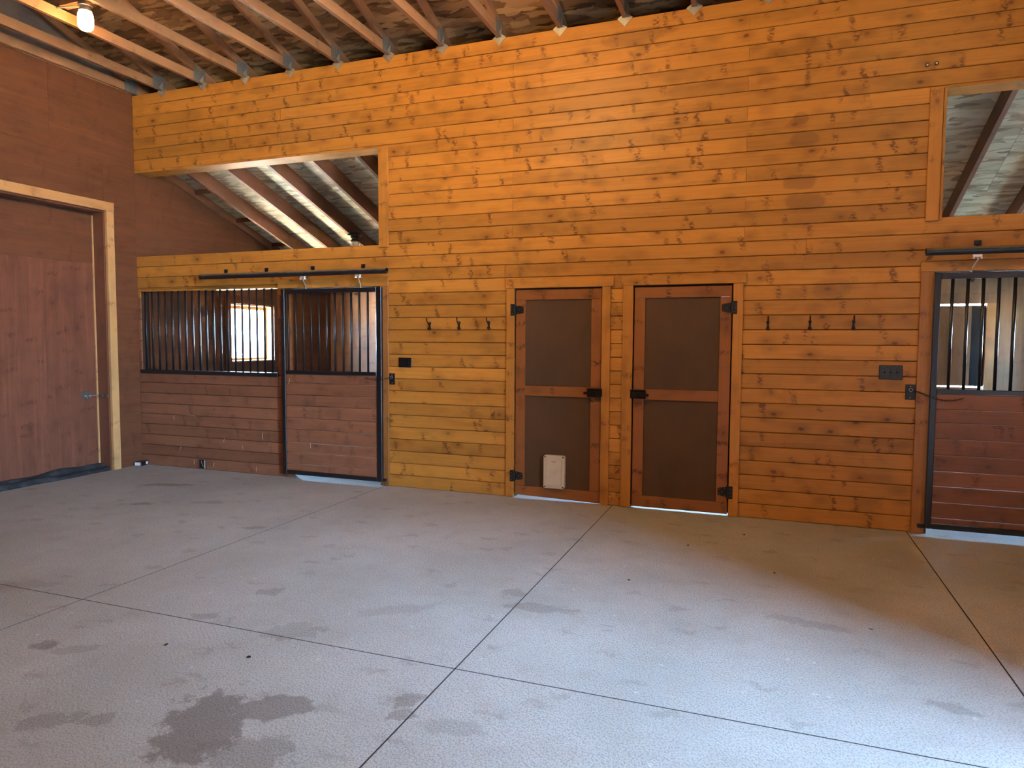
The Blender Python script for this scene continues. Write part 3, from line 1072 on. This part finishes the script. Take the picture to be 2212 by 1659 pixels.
# framing anchor: a folded diamond-shaped steel tie at the wall
bm = nb()
for sx in (-1, 1):
    v = [bm.verts.new(c) for c in ((sx * 0.023, -0.012, 0.10), (sx * 0.023, -0.012, -0.002), (sx * 0.023, -0.075, 0.016))]
    bm.faces.new(v if sx > 0 else v[::-1])
    v = [bm.verts.new(c) for c in ((sx * 0.023, -0.012, 0.03), (sx * 0.072, -0.0095, -0.002), (0.0, -0.0095, -0.078), (0.0, -0.012, -0.004))]
    bm.faces.new(v)
    add_box(bm, sx * 0.03 - 0.006, sx * 0.03 + 0.006, -0.014, -0.009, -0.026, -0.014)
g = bmesh.ops.solidify(bm, geom=[f for f in bm.faces], thickness=0.002)
T_tie = mesh_of('framing_anchor', bm, M['zinc'])

TX = [0.045] + [0.490 + 0.6255 * i for i in range(13)]
for i, x in enumerate(TX):
    t = empty('roof_truss', (x, 0.0, ZT + 0.002))
    if i == 0:
        lb = 'brown roof truss set tight against the top of the plywood end wall'
    else:
        lb = '%s brown lumber roof truss out from the plywood end wall truss' % ORD[i - 1]
    tag(t, lb, 'truss', 'roof trusses over the aisle')
    if i == 0:
        t.location.z += 0.012
    for me, nm in ((T_bot, 'bottom_chord'), (T_top1, 'top_chord'), (T_top2, 'top_chord')):
        link(nm, me, t)
    for me in T_webs:
        link('web', me, t)
    pl_ = link('gusset_plate', T_plate, t)
    pl_['label'] = 'grey steel nail plate'
    if i > 0:
        a = link('framing_anchor', T_tie, t)
        a['label'] = 'galvanised folded steel anchor'


# ---- jar lamps
def jar_lamp(name, loc, lit, label, s=1.0, rot=(0, 0, 0)):
    t = empty(name, loc)
    t.rotation_euler = rot
    tag(t, label, 'lamp')
    bm = nb()
    lathe(bm, [(0.058, 0.0), (0.060, -0.012), (0.060, -0.03), (0.045, -0.04), (0.045, -0.055), (0.056, -0.062), (0.056, -0.078), (0.03, -0.080)], 20)
    part('lamp_base', bm, M['iron'] if not lit else M['zinc'], t, smooth=False)
    if lit:
        prof = [(0.030, -0.081), (0.052, -0.083), (0.062, -0.10), (0.066, -0.13), (0.066, -0.20), (0.060, -0.225), (0.042, -0.242), (0.012, -0.248)]
        part('glass_jar', lathe(nb(), prof, 24), M['lamp_' + lit], t, smooth=True, label='glowing glass jar')
    else:
        prof = [(0.030, -0.081), (0.050, -0.083)]
        z = -0.09
        for k in range(5):
            prof += [(0.054, z), (0.058, z - 0.008), (0.054, z - 0.018)]
            z -= 0.021
        prof += [(0.048, z - 0.012), (0.030, z - 0.024), (0.010, z - 0.028)]
        part('glass_jar', lathe(nb(), prof, 24), M['lamp_off'], t, smooth=True, label='ribbed unlit glass jar')
    return t


for key, loc, lb in (('A', (1.42, -1.735, 4.70), 'glowing jar lamp hanging between the roof trusses at upper left'),
                     ('B', (5.18, -3.0, 4.70), 'glowing jar lamp hung above the middle of the boarded wall'),
                     ('C', (8.93, -3.0, 4.70), 'glowing jar lamp hung towards the right end of the aisle'),
                     ('D', (5.18, -6.40, 4.70), 'unseen jar lamp added in the near half of the room as fill light')):
    L1 = jar_lamp('jar_lamp', loc, key, lb)
    part('mounting_block', add_box(nb(), -0.282, 0.295, -0.045, 0.045, 0.001, 0.039), M['lumber_y'], L1)
    part('conduit', tube(nb(), [(-0.06, 0.0, -0.02), (-0.14, -0.03, -0.02), (-0.28, -0.07, -0.03)], 0.008, 8), M['zinc'], L1)
L3 = jar_lamp('jar_lamp', (1.86, 2.03, 3.075), '', 'unlit ribbed glass jar lamp under the stall rafters')
bm = nb()
add_box(bm, -0.075, 0.075, -0.075, 0.075, 0.0005, 0.04, 0.004)
part('ceiling_box', bm, M['iron'], L3)

# ---- barred grille of the left stall
gr = empty('stall_grille', (1.0875, 0.06, 1.165))
tag(gr, 'long black steel bar grille in the left stall front', 'grille')
bar_me = mesh_of('bar', tube(nb(), [(0, 0, 0.0), (0, 0, 1.018)], 0.0125, 10), M['iron'], False)
for f in bar_me.polygons:
    f.use_smooth = True
for i in range(20):
    link('bar', bar_me, gr, (-1.0275 + i * 0.1082, 0.0, 0.001))
box('bottom_rail', -1.0505, 1.0505, -0.082, 0.02, 0.0, 0.042, M['iron'], gr, 0.002)

# ---- sliding stall doors
TRK = -0.125


def stall_door(n, x0, x1, latch_side, label, bars_x, mid0, mid1, bz, hangers, bot=0.052):
    yb, yf = -0.035, -0.075
    ox, oz = (x0 + x1) / 2, 0.045
    d = empty('door_%d' % n, (ox, yf, oz))
    tag(d, label, kind='structure')
    X = lambda v: v - ox
    Yy = lambda v: v - yf
    Z = lambda v: v - oz
    top = 2.158
    box('stile', X(x0), X(x0 + 0.045), Yy(yf), Yy(yb), Z(bot), Z(top), M['iron'], d, 0.003)
    box('stile', X(x1 - 0.062), X(x1), Yy(yf), Yy(yb), Z(bot), Z(top), M['iron'], d, 0.003)
    box('top_rail', X(x0 + 0.046), X(x1 - 0.063), Yy(yf), Yy(yb), Z(top - 0.048), Z(top), M['iron'], d, 0.003)
    box('middle_rail', X(x0 + 0.046), X(x1 - 0.063), Yy(yf), Yy(yb), Z(mid0), Z(mid1), M['iron'], d, 0.003)
    box('bottom_rail', X(x0 + 0.046), X(x1 - 0.063), Yy(yf), Yy(yb), Z(bot), Z(bot + 0.042), M['iron'], d, 0.003)
    # stops that stick out of the lower corner
    xx = x1 if latch_side > 0 else x0
    bm = nb()
    add_box(bm, X(min(xx, xx + latch_side * 0.05)), X(max(xx, xx + latch_side * 0.05)), 0.006, 0.03, Z(0.058), Z(0.090), 0.004)
    part('stop_lug', bm, M['iron'], d)
    bme = mesh_of('bar', tube(nb(), [(0, 0, Z(mid1)), (0, 0, Z(top - 0.048))], 0.0125, 10), M['iron'])
    for f in bme.polygons:
        f.use_smooth = True
    for bx_ in bars_x:
        link('bar', bme, d, (X(bx_), 0.022, 0))
    for a, b in zip(bz[:-1], bz[1:]):
        board(X(x0 + 0.046), X(x1 - 0.063), Z(a), Z(b), M['red'], d, 0.010, 0.02)
    # trolley hangers that run in the tube track
    for hx in hangers:
        h = empty('hanger', (X(hx), 0, 0))
        h.parent = d
        h['label'] = 'bright zinc trolley hanger'
        bm = nb()
        zt = Z(2.272)
        yt = Yy(TRK)
        add_box(bm, -0.032, 0.032, yt - 0.012, yt + 0.012, zt, zt + 0.022, 0.002)
        add_box(bm, -0.034, -0.018, yt - 0.018, yt + 0.018, zt - 0.014, zt - 0.001, 0.002)
        add_box(bm, 0.018, 0.034, yt - 0.018, yt + 0.018, zt - 0.014, zt - 0.001, 0.002)
        part('trolley', bm, M['chrome'], h)
        bm = tube(nb(), [(0.004, yt, zt), (0.006, yt + 0.002, zt - 0.022), (-0.006, yt + 0.03, zt - 0.05), (-0.012, yt + 0.062, zt - 0.075), (-0.012, yt + 0.068, Z(top) - 0.002)], 0.0065, 8)
        part('hanger_rod', bm, M['chrome'], h, smooth=True)
    return d


bz1 = [0.0945, 0.1753, 0.3073, 0.4208, 0.5704, 0.7014, 0.8412, 0.9672, 1.1018, 1.2040]
ds1 = stall_door(3, 2.243, 3.545, 1, 'sliding stall door with black bars over red boards, in the left stall front', [2.322 + 0.1047 * i for i in range(11)], 1.205, 1.245, bz1, [2.587, 3.297])
bz2 = [0.1025, 0.1514, 0.2817, 0.4155, 0.5414, 0.6746, 0.8074, 0.9400, 1.0496, 1.1790]
ds2 = stall_door(4, 8.700, 10.00, -1, 'sliding stall door with black bars over dark red boards, cut by the right edge', [8.829 + 0.1066 * i for i in range(11)], 1.181, 1.219, bz2, [8.973, 9.72], 0.060)


def track(x0, x1, clips, label):
    t = empty('door_track', ((x0 + x1) / 2, TRK, 2.326))
    tag(t, label, 'rail')
    ox = (x0 + x1) / 2
    bm = nb()
    seg = 18
    ring = []
    for x in (x0 - ox, x1 - ox):
        for r in (0.031, 0.026):
            ring.append([bm.verts.new((x, r * math.cos(2 * math.pi * k / seg), r * math.sin(2 * math.pi * k / seg))) for k in range(seg)])
    for a, b in ((0, 2), (1, 3), (0, 1), (2, 3)):
        for k in range(seg):
            bm.faces.new((ring[a][k], ring[a][(k + 1) % seg], ring[b][(k + 1) % seg], ring[b][k]))
    part('track_tube', bm, M['rail'], t, smooth=False)
    for cx in clips:
        bm = nb()
        add_box(bm, cx - ox - 0.026, cx - ox + 0.026, 0.1195, 0.1245, 0.052, 0.092, 0.002)
        add_box(bm, cx - ox - 0.012, cx - ox + 0.012, 0.01, 0.1195, 0.024, 0.030, 0.002)
        add_box(bm, cx - ox - 0.012, cx - ox + 0.012, 0.115, 0.1195, 0.0305, 0.0518)
        add_box(bm, cx - ox - 0.018, cx - ox - 0.008, 0.112, 0.1195, 0.068, 0.078)
        add_box(bm, cx - ox + 0.008, cx - ox + 0.018, 0.112, 0.1195, 0.068, 0.078)
        part('wall_bracket', bm, M['hinge'], t)
    return t


track(1.135, 3.650, [1.405, 1.992, 2.630, 3.286], 'black tube track above the left sliding stall door')
track(8.618, 11.15, [9.0, 9.6, 10.2, 10.8], 'black tube track at the right edge above a sliding stall door')


# ---- screened doors
def screen_door(n, x0, x1, hinge_side, label, gap_l, gap_r):
    top = 2.103
    yf, yb = 0.004, 0.040
    ox = (x0 + x1) / 2
    d = empty('door_%d' % n, (ox, yf, 0.02))
    tag(d, label, kind='structure')
    X = lambda v: v - ox
    Z = lambda v: v - 0.02
    S = 0.100
    box('stile', X(x0), X(x0 + S), 0, 0.036, Z(0.121), Z(top - 0.103), M['frame_z'], d, 0.002)
    box('stile', X(x1 - S), X(x1), 0, 0.036, Z(0.121), Z(top - 0.103), M['frame_z'], d, 0.002)
    box('top_rail', X(x0), X(x1), 0, 0.036, Z(top - 0.102), Z(top), M['frame_x'], d, 0.002)
    box('middle_rail', X(x0 + S + 0.001), X(x1 - S - 0.001), 0, 0.036, Z(1.043), Z(1.143), M['frame_x'], d, 0.002)
    bm = nb()
    v = [(X(x0), Z(gap_l)), (X(x1), Z(gap_r)), (X(x1), Z(0.120)), (X(x0), Z(0.120))]
    prism(bm, v, 'Y', 0.0, 0.036)
    part('bottom_rail', bm, M['frame_x'], d)
    box('screen_panel', X(x0 + S - 0.005), X(x1 - S + 0.005), 0.014, 0.022, Z(1.138), Z(top - 0.097), M['screen'], d)
    box('screen_panel', X(x0 + S - 0.005), X(x1 - S + 0.005), 0.014, 0.022, Z(0.115), Z(1.048), M['screen'], d)
    for sx0, sx1, sz0, sz1 in ((x0 - 0.012, x0 + 0.02, 0.02, top + 0.035), (x1 - 0.02, x1 + 0.012, 0.02, top + 0.035), (x0 + 0.021, x1 - 0.021, top - 0.02, top + 0.035)):
        box('door_stop', X(sx0), X(sx1), 0.0365, 0.06, Z(sz0), Z(sz1), M['backing'], d)
    # strap hinges: plate on the trim, strap on the door, knuckle between
    hx = x0 - 0.001 if hinge_side < 0 else x1 + 0.001
    for hz in (1.903, 0.222):
        h = empty('hinge', (X(hx), 0, Z(hz)))
        h.parent = d
        h['label'] = 'black iron strap hinge'
        q = -hinge_side
        bm = nb()
        add_box(bm, min(-q * 0.047, -q * 0.004), max(-q * 0.047, -q * 0.004), -0.0295, -0.0255, -0.058, 0.058, 0.002)
        part('hinge_plate', bm, M['hinge'], h)
        pl = [(q * 0.002, -0.046), (q * 0.078, -0.034), (q * 0.085, -0.026), (q * 0.085, 0.026), (q * 0.078, 0.034), (q * 0.002, 0.046)]
        bm = prism(nb(), pl, 'Y', -0.006, -0.001)
        part('hinge_strap', bm, M['hinge'], h)
        bm = tube(nb(), [(0, -0.020, -0.058), (0, -0.020, 0.058)], 0.0085, 10)
        part('hinge_knuckle', bm, M['hinge'], h)
        bm = nb()
        for sx_, sz_ in ((-q * 0.032, 0.03), (-q * 0.032, -0.002), (-q * 0.028, -0.036)):
            lathe(bm, [(0.0032, -0.0300), (0.002, -0.0315)], 8, (sx_, 0, sz_), 'Y')
        for sx_, sz_ in ((q * 0.02, 0.032), (q * 0.02, -0.032), (q * 0.068, 0.02), (q * 0.068, -0.02), (q * 0.045, 0.0)):
            lathe(bm, [(0.0032, -0.0062), (0.002, -0.0075)], 8, (sx_, 0, sz_), 'Y')
        part('hinge_screws', bm, M['screw'], h)
    # gate latch across the opening edge
    lx = x1 if hinge_side < 0 else x0
    q = 1 if hinge_side < 0 else -1      # towards the trim
    la = empty('latch', (X(lx), 0, Z(1.093)))
    la.parent = d
    la['label'] = 'black gate latch'
    bm = nb()
    add_box(bm, min(-q * 0.125, q * 0.022), max(-q * 0.125, q * 0.022), -0.052, -0.028, -0.040, 0.036, 0.008)
    part('latch_case', bm, M['plastic_black'], la)
    bm = nb()
    add_box(bm, min(-q * 0.155, -q * 0.05), max(-q * 0.155, -q * 0.05), -0.068, -0.052, -0.014, 0.010, 0.005)
    part('latch_lever', bm, M['plastic_black'], la)
    bm = nb()
    add_box(bm, min(-q * 0.128, q * 0.024), max(-q * 0.128, q * 0.024), -0.054, -0.0275, 0.0365, 0.046, 0.002)
    part('latch_lip', bm, M['hinge'], la)
    bm = nb()
    add_box(bm, min(-q * 0.11, -q * 0.002), max(-q * 0.11, -q * 0.002), -0.0279, -0.0005, -0.035, 0.03)
    part('latch_foot', bm, M['hinge'], la)
    return d, X, Z


dA, XA, ZA = screen_door(7, 5.055, 5.932, -1, 'red framed screen door with a beige pet flap low down', 0.030, 0.008)
dB, XB, ZB = screen_door(8, 6.250, 7.127, 1, 'red framed screen door with no pet flap, hinged on its right', 0.014, 0.014)

# pet flap in the first screen door
pd = empty('pet_door', (XA(5.478), 0.0, ZA(0.292)))
pd.parent = dA
pd['label'] = 'beige plastic pet door'


def rrect(w, h, r, n=5):
    pts = []
    for cx, cz, a0 in ((w - r, h - r, 0), (-w + r, h - r, 90), (-w + r, -h + r, 180), (w - r, -h + r, 270)):
        for i in range(n + 1):
            a = math.radians(a0 + 90 * i / n)
            pts.append((cx + r * math.cos(a), cz + r * math.sin(a)))
    return pts


bm = prism(nb(), rrect(0.108, 0.165, 0.02), 'Y', -0.034, 0.0135)
fr = [f for f in bm.faces if len(f.verts) > 6]
part('pet_door_frame', bm, M['pet'], pd)
bm = prism(nb(), rrect(0.075, 0.130, 0.006), 'Y', -0.039, -0.0345)
part('pet_door_flap', bm, M['pet'], pd)
bm = nb()
add_box(bm, -0.082, 0.082, -0.043, -0.0395, -0.138, -0.128, 0.001)
add_box(bm, -0.082, -0.076, -0.041, -0.0345, -0.127, 0.128)
add_box(bm, 0.076, 0.082, -0.041, -0.0345, -0.127, 0.128)
part('flap_edge_strip', bm, M['pet'], pd)
bm = nb()
for sx_ in (-0.093, 0.093):
    for sz_ in (-0.150, 0.150):
        lathe(bm, [(0.008, -0.0345), (0.008, -0.0358), (0.004, -0.0358)], 10, (sx_, 0, sz_), 'Y')
part('screw_holes', bm, M['black'], pd)
bm = nb()
n = 20
o_, i_ = [], []
for k in range(n):
    a = 2 * math.pi * k / n
    o_.append((0.026 * math.cos(a), 0.012 * math.sin(a)))
    i_.append((0.023 * math.cos(a), 0.0095 * math.sin(a)))
vo = [bm.verts.new((p[0], -0.0395, p[1] + 0.105)) for p in o_]
vi = [bm.verts.new((p[0], -0.0395, p[1] + 0.105)) for p in i_]
for k in range(n):
    if k in (4, 5, 6):
        continue
    bm.faces.new((vo[k], vo[(k + 1) % n], vi[(k + 1) % n], vi[k]))
add_box(bm, -0.012, 0.014, -0.0397, -0.0392, 0.102, 0.109)
part('emblem', bm, M['mark'], pd, label='small oval maker mark')

# ---- coat hooks
hp = [(0.0, 0.046), (0.007, 0.040), (0.014, 0.034), (0.015, 0.026), (0.010, 0.018), (0.007, 0.006), (0.007, -0.006), (0.010, -0.018), (0.016, -0.026), (0.015, -0.036), (0.007, -0.042), (0.0, -0.050)]
hp = hp + [(-x, z) for x, z in hp[1:-1]][::-1]
H_plate = mesh_of('hook_plate', prism(nb(), hp, 'Y', -0.006, -0.0006), M['hinge'])
bm = tube(nb(), [(0, -0.005, 0.010), (0, -0.030, 0.022), (0, -0.058, 0.040), (0, -0.068, 0.062), (0, -0.069, 0.080)], [0.007, 0.006, 0.0055, 0.006, 0.007], 10)
H_up = mesh_of('upper_prong', bm, M['hinge'], True)
bm = tube(nb(), [(0, -0.005, -0.012), (0, -0.020, -0.028), (0, -0.036, -0.034), (0, -0.046, -0.022)], [0.0065, 0.0055, 0.0055, 0.0065], 10)
H_lo = mesh_of('lower_prong', bm, M['hinge'], True)
bm = nb()
for z in (0.032, -0.033):
    lathe(bm, [(0.005, -0.006), (0.003, -0.0085)], 8, (0, 0, z), 'Y')
H_sc = mesh_of('hook_screws', bm, M['screw'])
for i, (hx, hz, lb) in enumerate(((4.092, 1.745, 'black iron coat hook nearest the left stall door, above the switch plate'),
                                  (4.432, 1.748, 'black iron coat hook in the middle between left stall door and screen doors'),
                                  (4.765, 1.750, 'black iron coat hook closest to the screen door with the pet flap'),
                                  (7.437, 1.742, 'black iron coat hook right beside the hinged edge of the plain screen door'),
                                  (7.780, 1.744, 'black iron coat hook midway along the boards right of both screen doors'),
                                  (8.122, 1.744, 'black iron coat hook above and left of the large right switch plate'))):
    t = empty('coat_hook', (hx, 0.0, hz))
    t.rotation_euler = (0, 0, math.radians(random.uniform(-4, 4)))
    tag(t, lb, 'hook', 'coat hooks on the boarded wall')
    for nm, me in (('hook_plate', H_plate), ('upper_prong', H_up), ('lower_prong', H_lo), ('hook_screws', H_sc)):
        ob = link(nm, me, t)
        if nm == 'hook_screws':
            ob['kind'] = 'stuff'


# ---- switch plates
def switch(x0, x1, z0, z1, n, label):
    t = empty('switch_plate', ((x0 + x1) / 2, 0.0, (z0 + z1) / 2))
    tag(t, label, 'switch')
    hw, hh = (x1 - x0) / 2, (z1 - z0) / 2
    part('cover_plate', add_box(nb(), -hw, hw, -0.010, -0.0006, -hh, hh, 0.003), M['plastic_black'], t)
    for i in range(n):
        cx = (i - (n - 1) / 2) * 0.046
        bm = nb()
        add_box(bm, cx - 0.006, cx + 0.006, -0.0115, -0.0105, -0.013, 0.013)
        v = [(-0.0116, -0.006), (-0.024, 0.006), (-0.024, 0.012), (-0.0116, 0.008)]
        prism(bm, v, 'X', cx - 0.004, cx + 0.004)
        part('toggle', bm, M['plastic_black'], t)
    bm = nb()
    for i in range(n):
        cx = (i - (n - 1) / 2) * 0.046
        for z in (-0.03, 0.03):
            lathe(bm, [(0.0032, -0.010), (0.002, -0.0115)], 8, (cx, 0, z), 'Y')
    part('cover_screws', bm, M['hinge'], t)
    return t


switch(3.718, 3.876, 1.303, 1.407, 3, 'small black three-gang switch plate right of the left stall door')
switch(8.329, 8.505, 1.286, 1.404, 3, 'wide glossy black switch plate left of the right stall door')


# ---- chain latches
def chain_latch(x0, x1, z0, z1, pts, label):
    cx, cz = (x0 + x1) / 2, (z0 + z1) / 2
    t = empty('chain_latch', (cx, 0.0, cz))
    tag(t, label, 'latch')
    hw, hh = (x1 - x0) / 2, (z1 - z0) / 2
    part('latch_plate', add_box(nb(), -hw, hw, -0.007, -0.0006, -hh, hh, 0.002), M['hinge'], t)
    bm = nb()
    for z in (-hh + 0.016, hh - 0.016):
        lathe(bm, [(0.006, -0.007), (0.004, -0.010)], 10, (0, 0, z), 'Y')
    part('plate_screws', bm, M['screw'], t)
    ring = [(0.013 * math.cos(a), -0.020, 0.018 + 0.013 * math.sin(a)) for a in [2 * math.pi * k / 14 for k in range(15)]]
    part('eye_ring', tube(nb(), ring, 0.0035, 8), M['screw'], t, smooth=True)
    # chain of oval links along a sagging path
    bm = nb()
    P3 = [Vector(p) - Vector((cx, 0, cz)) for p in pts]
    path = []
    for a, b in zip(P3[:-1], P3[1:]):
        for k in range(12):
            path.append(a.lerp(b, k / 12))
    path.append(P3[-1])
    acc = 0.0
    last = path[0]
    flip = 0
    step = 0.017
    links = [path[0]]
    for p in path[1:]:
        while (p - last).length >= step:
            last = last + (p - last).normalized() * step
            links.append(last.copy())
    for a, b in zip(links[:-1], links[1:]):
        d = (b - a).normalized()
        side = d.cross(Vector((0, 1, 0))).normalized() if flip % 2 else d.cross(Vector((0, 0, 1))).normalized()
        flip += 1
        mid = (a + b) / 2
        lp = []
        for k in range(9):
            an = 2 * math.pi * k / 8
            lp.append(mid + d * (0.0125 * math.cos(an)) + side * (0.0065 * math.sin(an)))
        tube(bm, lp, 0.0020, 6)
    o = part('chain', bm, M['hinge'], t)
    o['label'] = 'thin dark chain'
    return t


chain_latch(3.603, 3.672, 1.115, 1.236, [(3.63, -0.022, 1.192), (3.55, -0.085, 1.165), (3.45, -0.085, 1.165), (3.40, -0.080, 1.172), (3.34, -0.080, 1.186)], 'small black plate with chain hooked over the left stall door')
chain_latch(8.531, 8.606, 1.121, 1.247, [(8.575, -0.022, 1.203), (8.66, -0.040, 1.175), (8.735, -0.085, 1.140), (8.80, -0.080, 1.125), (8.87, -0.080, 1.128), (8.945, -0.080, 1.152)], 'black plate with a dark chain drooping across the right stall door')

# ---- open outlet box at the foot of the left stall wall
t = empty('outlet_box', (0.985, 0.0, 0.067))
tag(t, 'small open outlet box low on the left stall wall', 'outlet')
bm = nb()
for a in ((-0.062, 0.062, -0.058, -0.052), (-0.062, 0.062, 0.052, 0.058), (-0.062, -0.056, -0.051, 0.051), (0.056, 0.062, -0.051, 0.051)):
    add_box(bm, a[0], a[1], -0.012, -0.0015, a[2], a[3])
part('box_rim', bm, M['jamb'], t)
part('box_back', add_box(nb(), -0.055, 0.055, -0.004, -0.0015, -0.051, 0.051), M['black'], t)
part('conduit_stub', tube(nb(), [(0.045, -0.02, -0.05), (0.045, -0.02, 0.05)], 0.008, 8), M['zinc'], t)
part('wire_end', tube(nb(), [(-0.02, -0.006, 0.035), (-0.005, -0.014, 0.01), (0.015, -0.012, -0.03)], 0.004, 6), M['screw'], t)

# ---- small black and white box in the corner
t = empty('bait_box', (0.06, -0.075, 0.0))
t.rotation_euler = (0, 0, math.radians(12))
tag(t, 'tiny black and white box on the floor in the left corner', 'box')
part('box_body', add_box(nb(), -0.05, 0.05, -0.065, 0.065, 0.0, 0.055, 0.006), M['plastic_black'], t)
part('white_label', add_box(nb(), -0.038, 0.038, -0.0675, -0.0652, 0.008, 0.047), M['white'], t)
part('white_sticker', add_box(nb(), 0.0502, 0.052, 0.02, 0.055, 0.012, 0.045), M['white'], t)

# ---- rubber strip along the foot of the barn door
bm = nb()
ny = 90
prev = None
for i in range(ny + 1):
    y = -0.46 - i * (3.9 / ny)
    wob = 0.012 * math.sin(y * 5.1) + 0.008 * math.sin(y * 11.7 + 1)
    wob2 = 0.010 * math.sin(y * 4.3 + 2) + 0.006 * math.sin(y * 13.1)
    prof = [(-0.158, 0.002), (-0.157, 0.075 + wob), (-0.120, 0.088 + wob), (-0.086 + wob2, 0.070 + wob2), (-0.072 + wob2, 0.030 + 0.5 * wob), (-0.050 + wob2, 0.050 + wob2), (-0.018 + wob, 0.044 + wob2), (0.006 + wob, 0.022), (0.014 + wob, 0.002)]
    ring = [bm.verts.new((p[0], y, max(p[1], 0.002))) for p in prof]
    if prev:
        for k in range(len(ring) - 1):
            bm.faces.new((prev[k], prev[k + 1], ring[k + 1], ring[k]))
        bm.faces.new((prev[-1], prev[0], ring[0], ring[-1]))
    else:
        bm.faces.new(ring)
    prev = ring
bm.faces.new(prev[::-1])
t = part('rubber_mat', bm, M['rubber'], smooth=True)
tag(t, 'folded strip of dusty black rubber along the barn door foot', 'mat')


# ---- straw stuck to the boards, scraps on the floor
def straw(p, q, lb, r=0.0022):
    mid = (Vector(p) + Vector(q)) / 2
    bend = Vector((random.uniform(-0.008, 0.008), -0.003, random.uniform(-0.004, 0.004)))
    bm = tube(nb(), [Vector(p) - mid, bend, Vector(q) - mid], r, 5)
    o = part('straw', bm, M['straw'], None, mid)
    tag(o, lb, 'straw', 'straws stuck to the left stall front')


for (x, z, dx, dz, lb) in ((0.62, 0.235, 0.03, 0.06, 'curved straw on the red stall boards up left of the outlet box'),
                           (0.85, 0.08, 0.0, 0.05, 'upright straw just left of the outlet box at the floor'),
                           (1.15, 0.07, 0.015, 0.045, 'slanted straw just right of the outlet box at the floor'),
                           (1.90, 0.46, 0.0, 0.08, 'longest upright straw, on the red boards near the sliding door'),
                           (1.32, 0.38, 0.012, 0.05, 'short straw on the red boards up right of the outlet box'),
                           (0.55, 0.62, 0.0, 0.06, 'highest upright straw on the red boards below the bar grille'),
                           (1.80, 0.06, 0.0, 0.05, 'upright straw at the floor close to the sliding stall door'),
                           (1.60, 0.31, 0.0, 0.04, 'shortest straw, midway along the low red boards'),
                           (0.75, 0.655, 0.14, -0.006, 'straw lying level in a board joint below the bar grille')):
    straw((x, -0.006, z - dz / 2), (x + dx, -0.006, z + dz / 2), lb)
for (x, z, dx, dz, lb) in ((2.33, 1.12, 0.012, 0.06, 'straw high on the sliding door just under its bars'), (2.62, 0.40, 0.0, 0.055, 'straw low down on the boards of the left sliding door')):
    straw((x, -0.071, z - dz / 2), (x + dx, -0.071, z + dz / 2), lb)

for i, (x, y, s, lb) in enumerate(((7.30, -0.62, 0.020, 'largest dark leaf scrap, on the floor before the plain screen door'), (6.62, -2.05, 0.014, 'dark leaf scrap beside the floor joint out from the screen doors'),
                                   (7.53, -1.55, 0.014, 'dark leaf scrap in mid floor out from the plain screen door hinges'), (8.03, -2.35, 0.016, 'dark leaf scrap where the bluish daylight on the floor ends'),
                                   (5.05, -3.86, 0.018, 'dark leaf scrap just above the big damp stain'), (8.9, -2.5, 0.012, 'dark leaf scrap at the far right beyond the rightmost floor joint'),
                                   (4.55, -3.9, 0.016, 'dark leaf scrap up left of the big damp stain'), (6.9, -1.1, 0.012, 'smallest dark leaf scrap, on the floor between screen doors and joint'))):
    bm = nb()
    vs = []
    for k in range(6):
        a = 2 * math.pi * k / 6
        rr = 0.65 * s * random.uniform(0.5, 1.1)
        vs.append(bm.verts.new((rr * math.cos(a) * 1.5, rr * math.sin(a), random.uniform(0.003, 0.010))))
    c = bm.verts.new((0, 0, 0.001))
    for k in range(6):
        bm.faces.new((vs[k], vs[(k + 1) % 6], c))
    bmesh.ops.solidify(bm, geom=list(bm.faces), thickness=0.0012)
    o = part('leaf_scrap', bm, M['leaf'], None, (x, y, 0.0015), (0, 0, random.uniform(0, 3)))
    tag(o, lb, 'leaf', 'dark scraps on the concrete')

# ---- two round bolt heads high on the boarded wall
for (x, z, lb) in ((8.593, 3.839, 'left one of two round bolt heads above the right high opening'), (8.658, 3.845, 'right one of two round bolt heads above the right high opening')):
    t = empty('bolt_head', (x, 0.0, z))
    tag(t, lb, 'bolt', 'bolt heads on the boarded wall')
    part('washer', lathe(nb(), [(0.017, -0.0008), (0.017, -0.004), (0.010, -0.004)], 14, (0, 0, 0), 'Y'), M['hinge'], t)
    part('hex_head', lathe(nb(), [(0.009, -0.0042), (0.009, -0.011), (0.007, -0.012)], 6, (0, 0, 0), 'Y'), M['screw'], t)
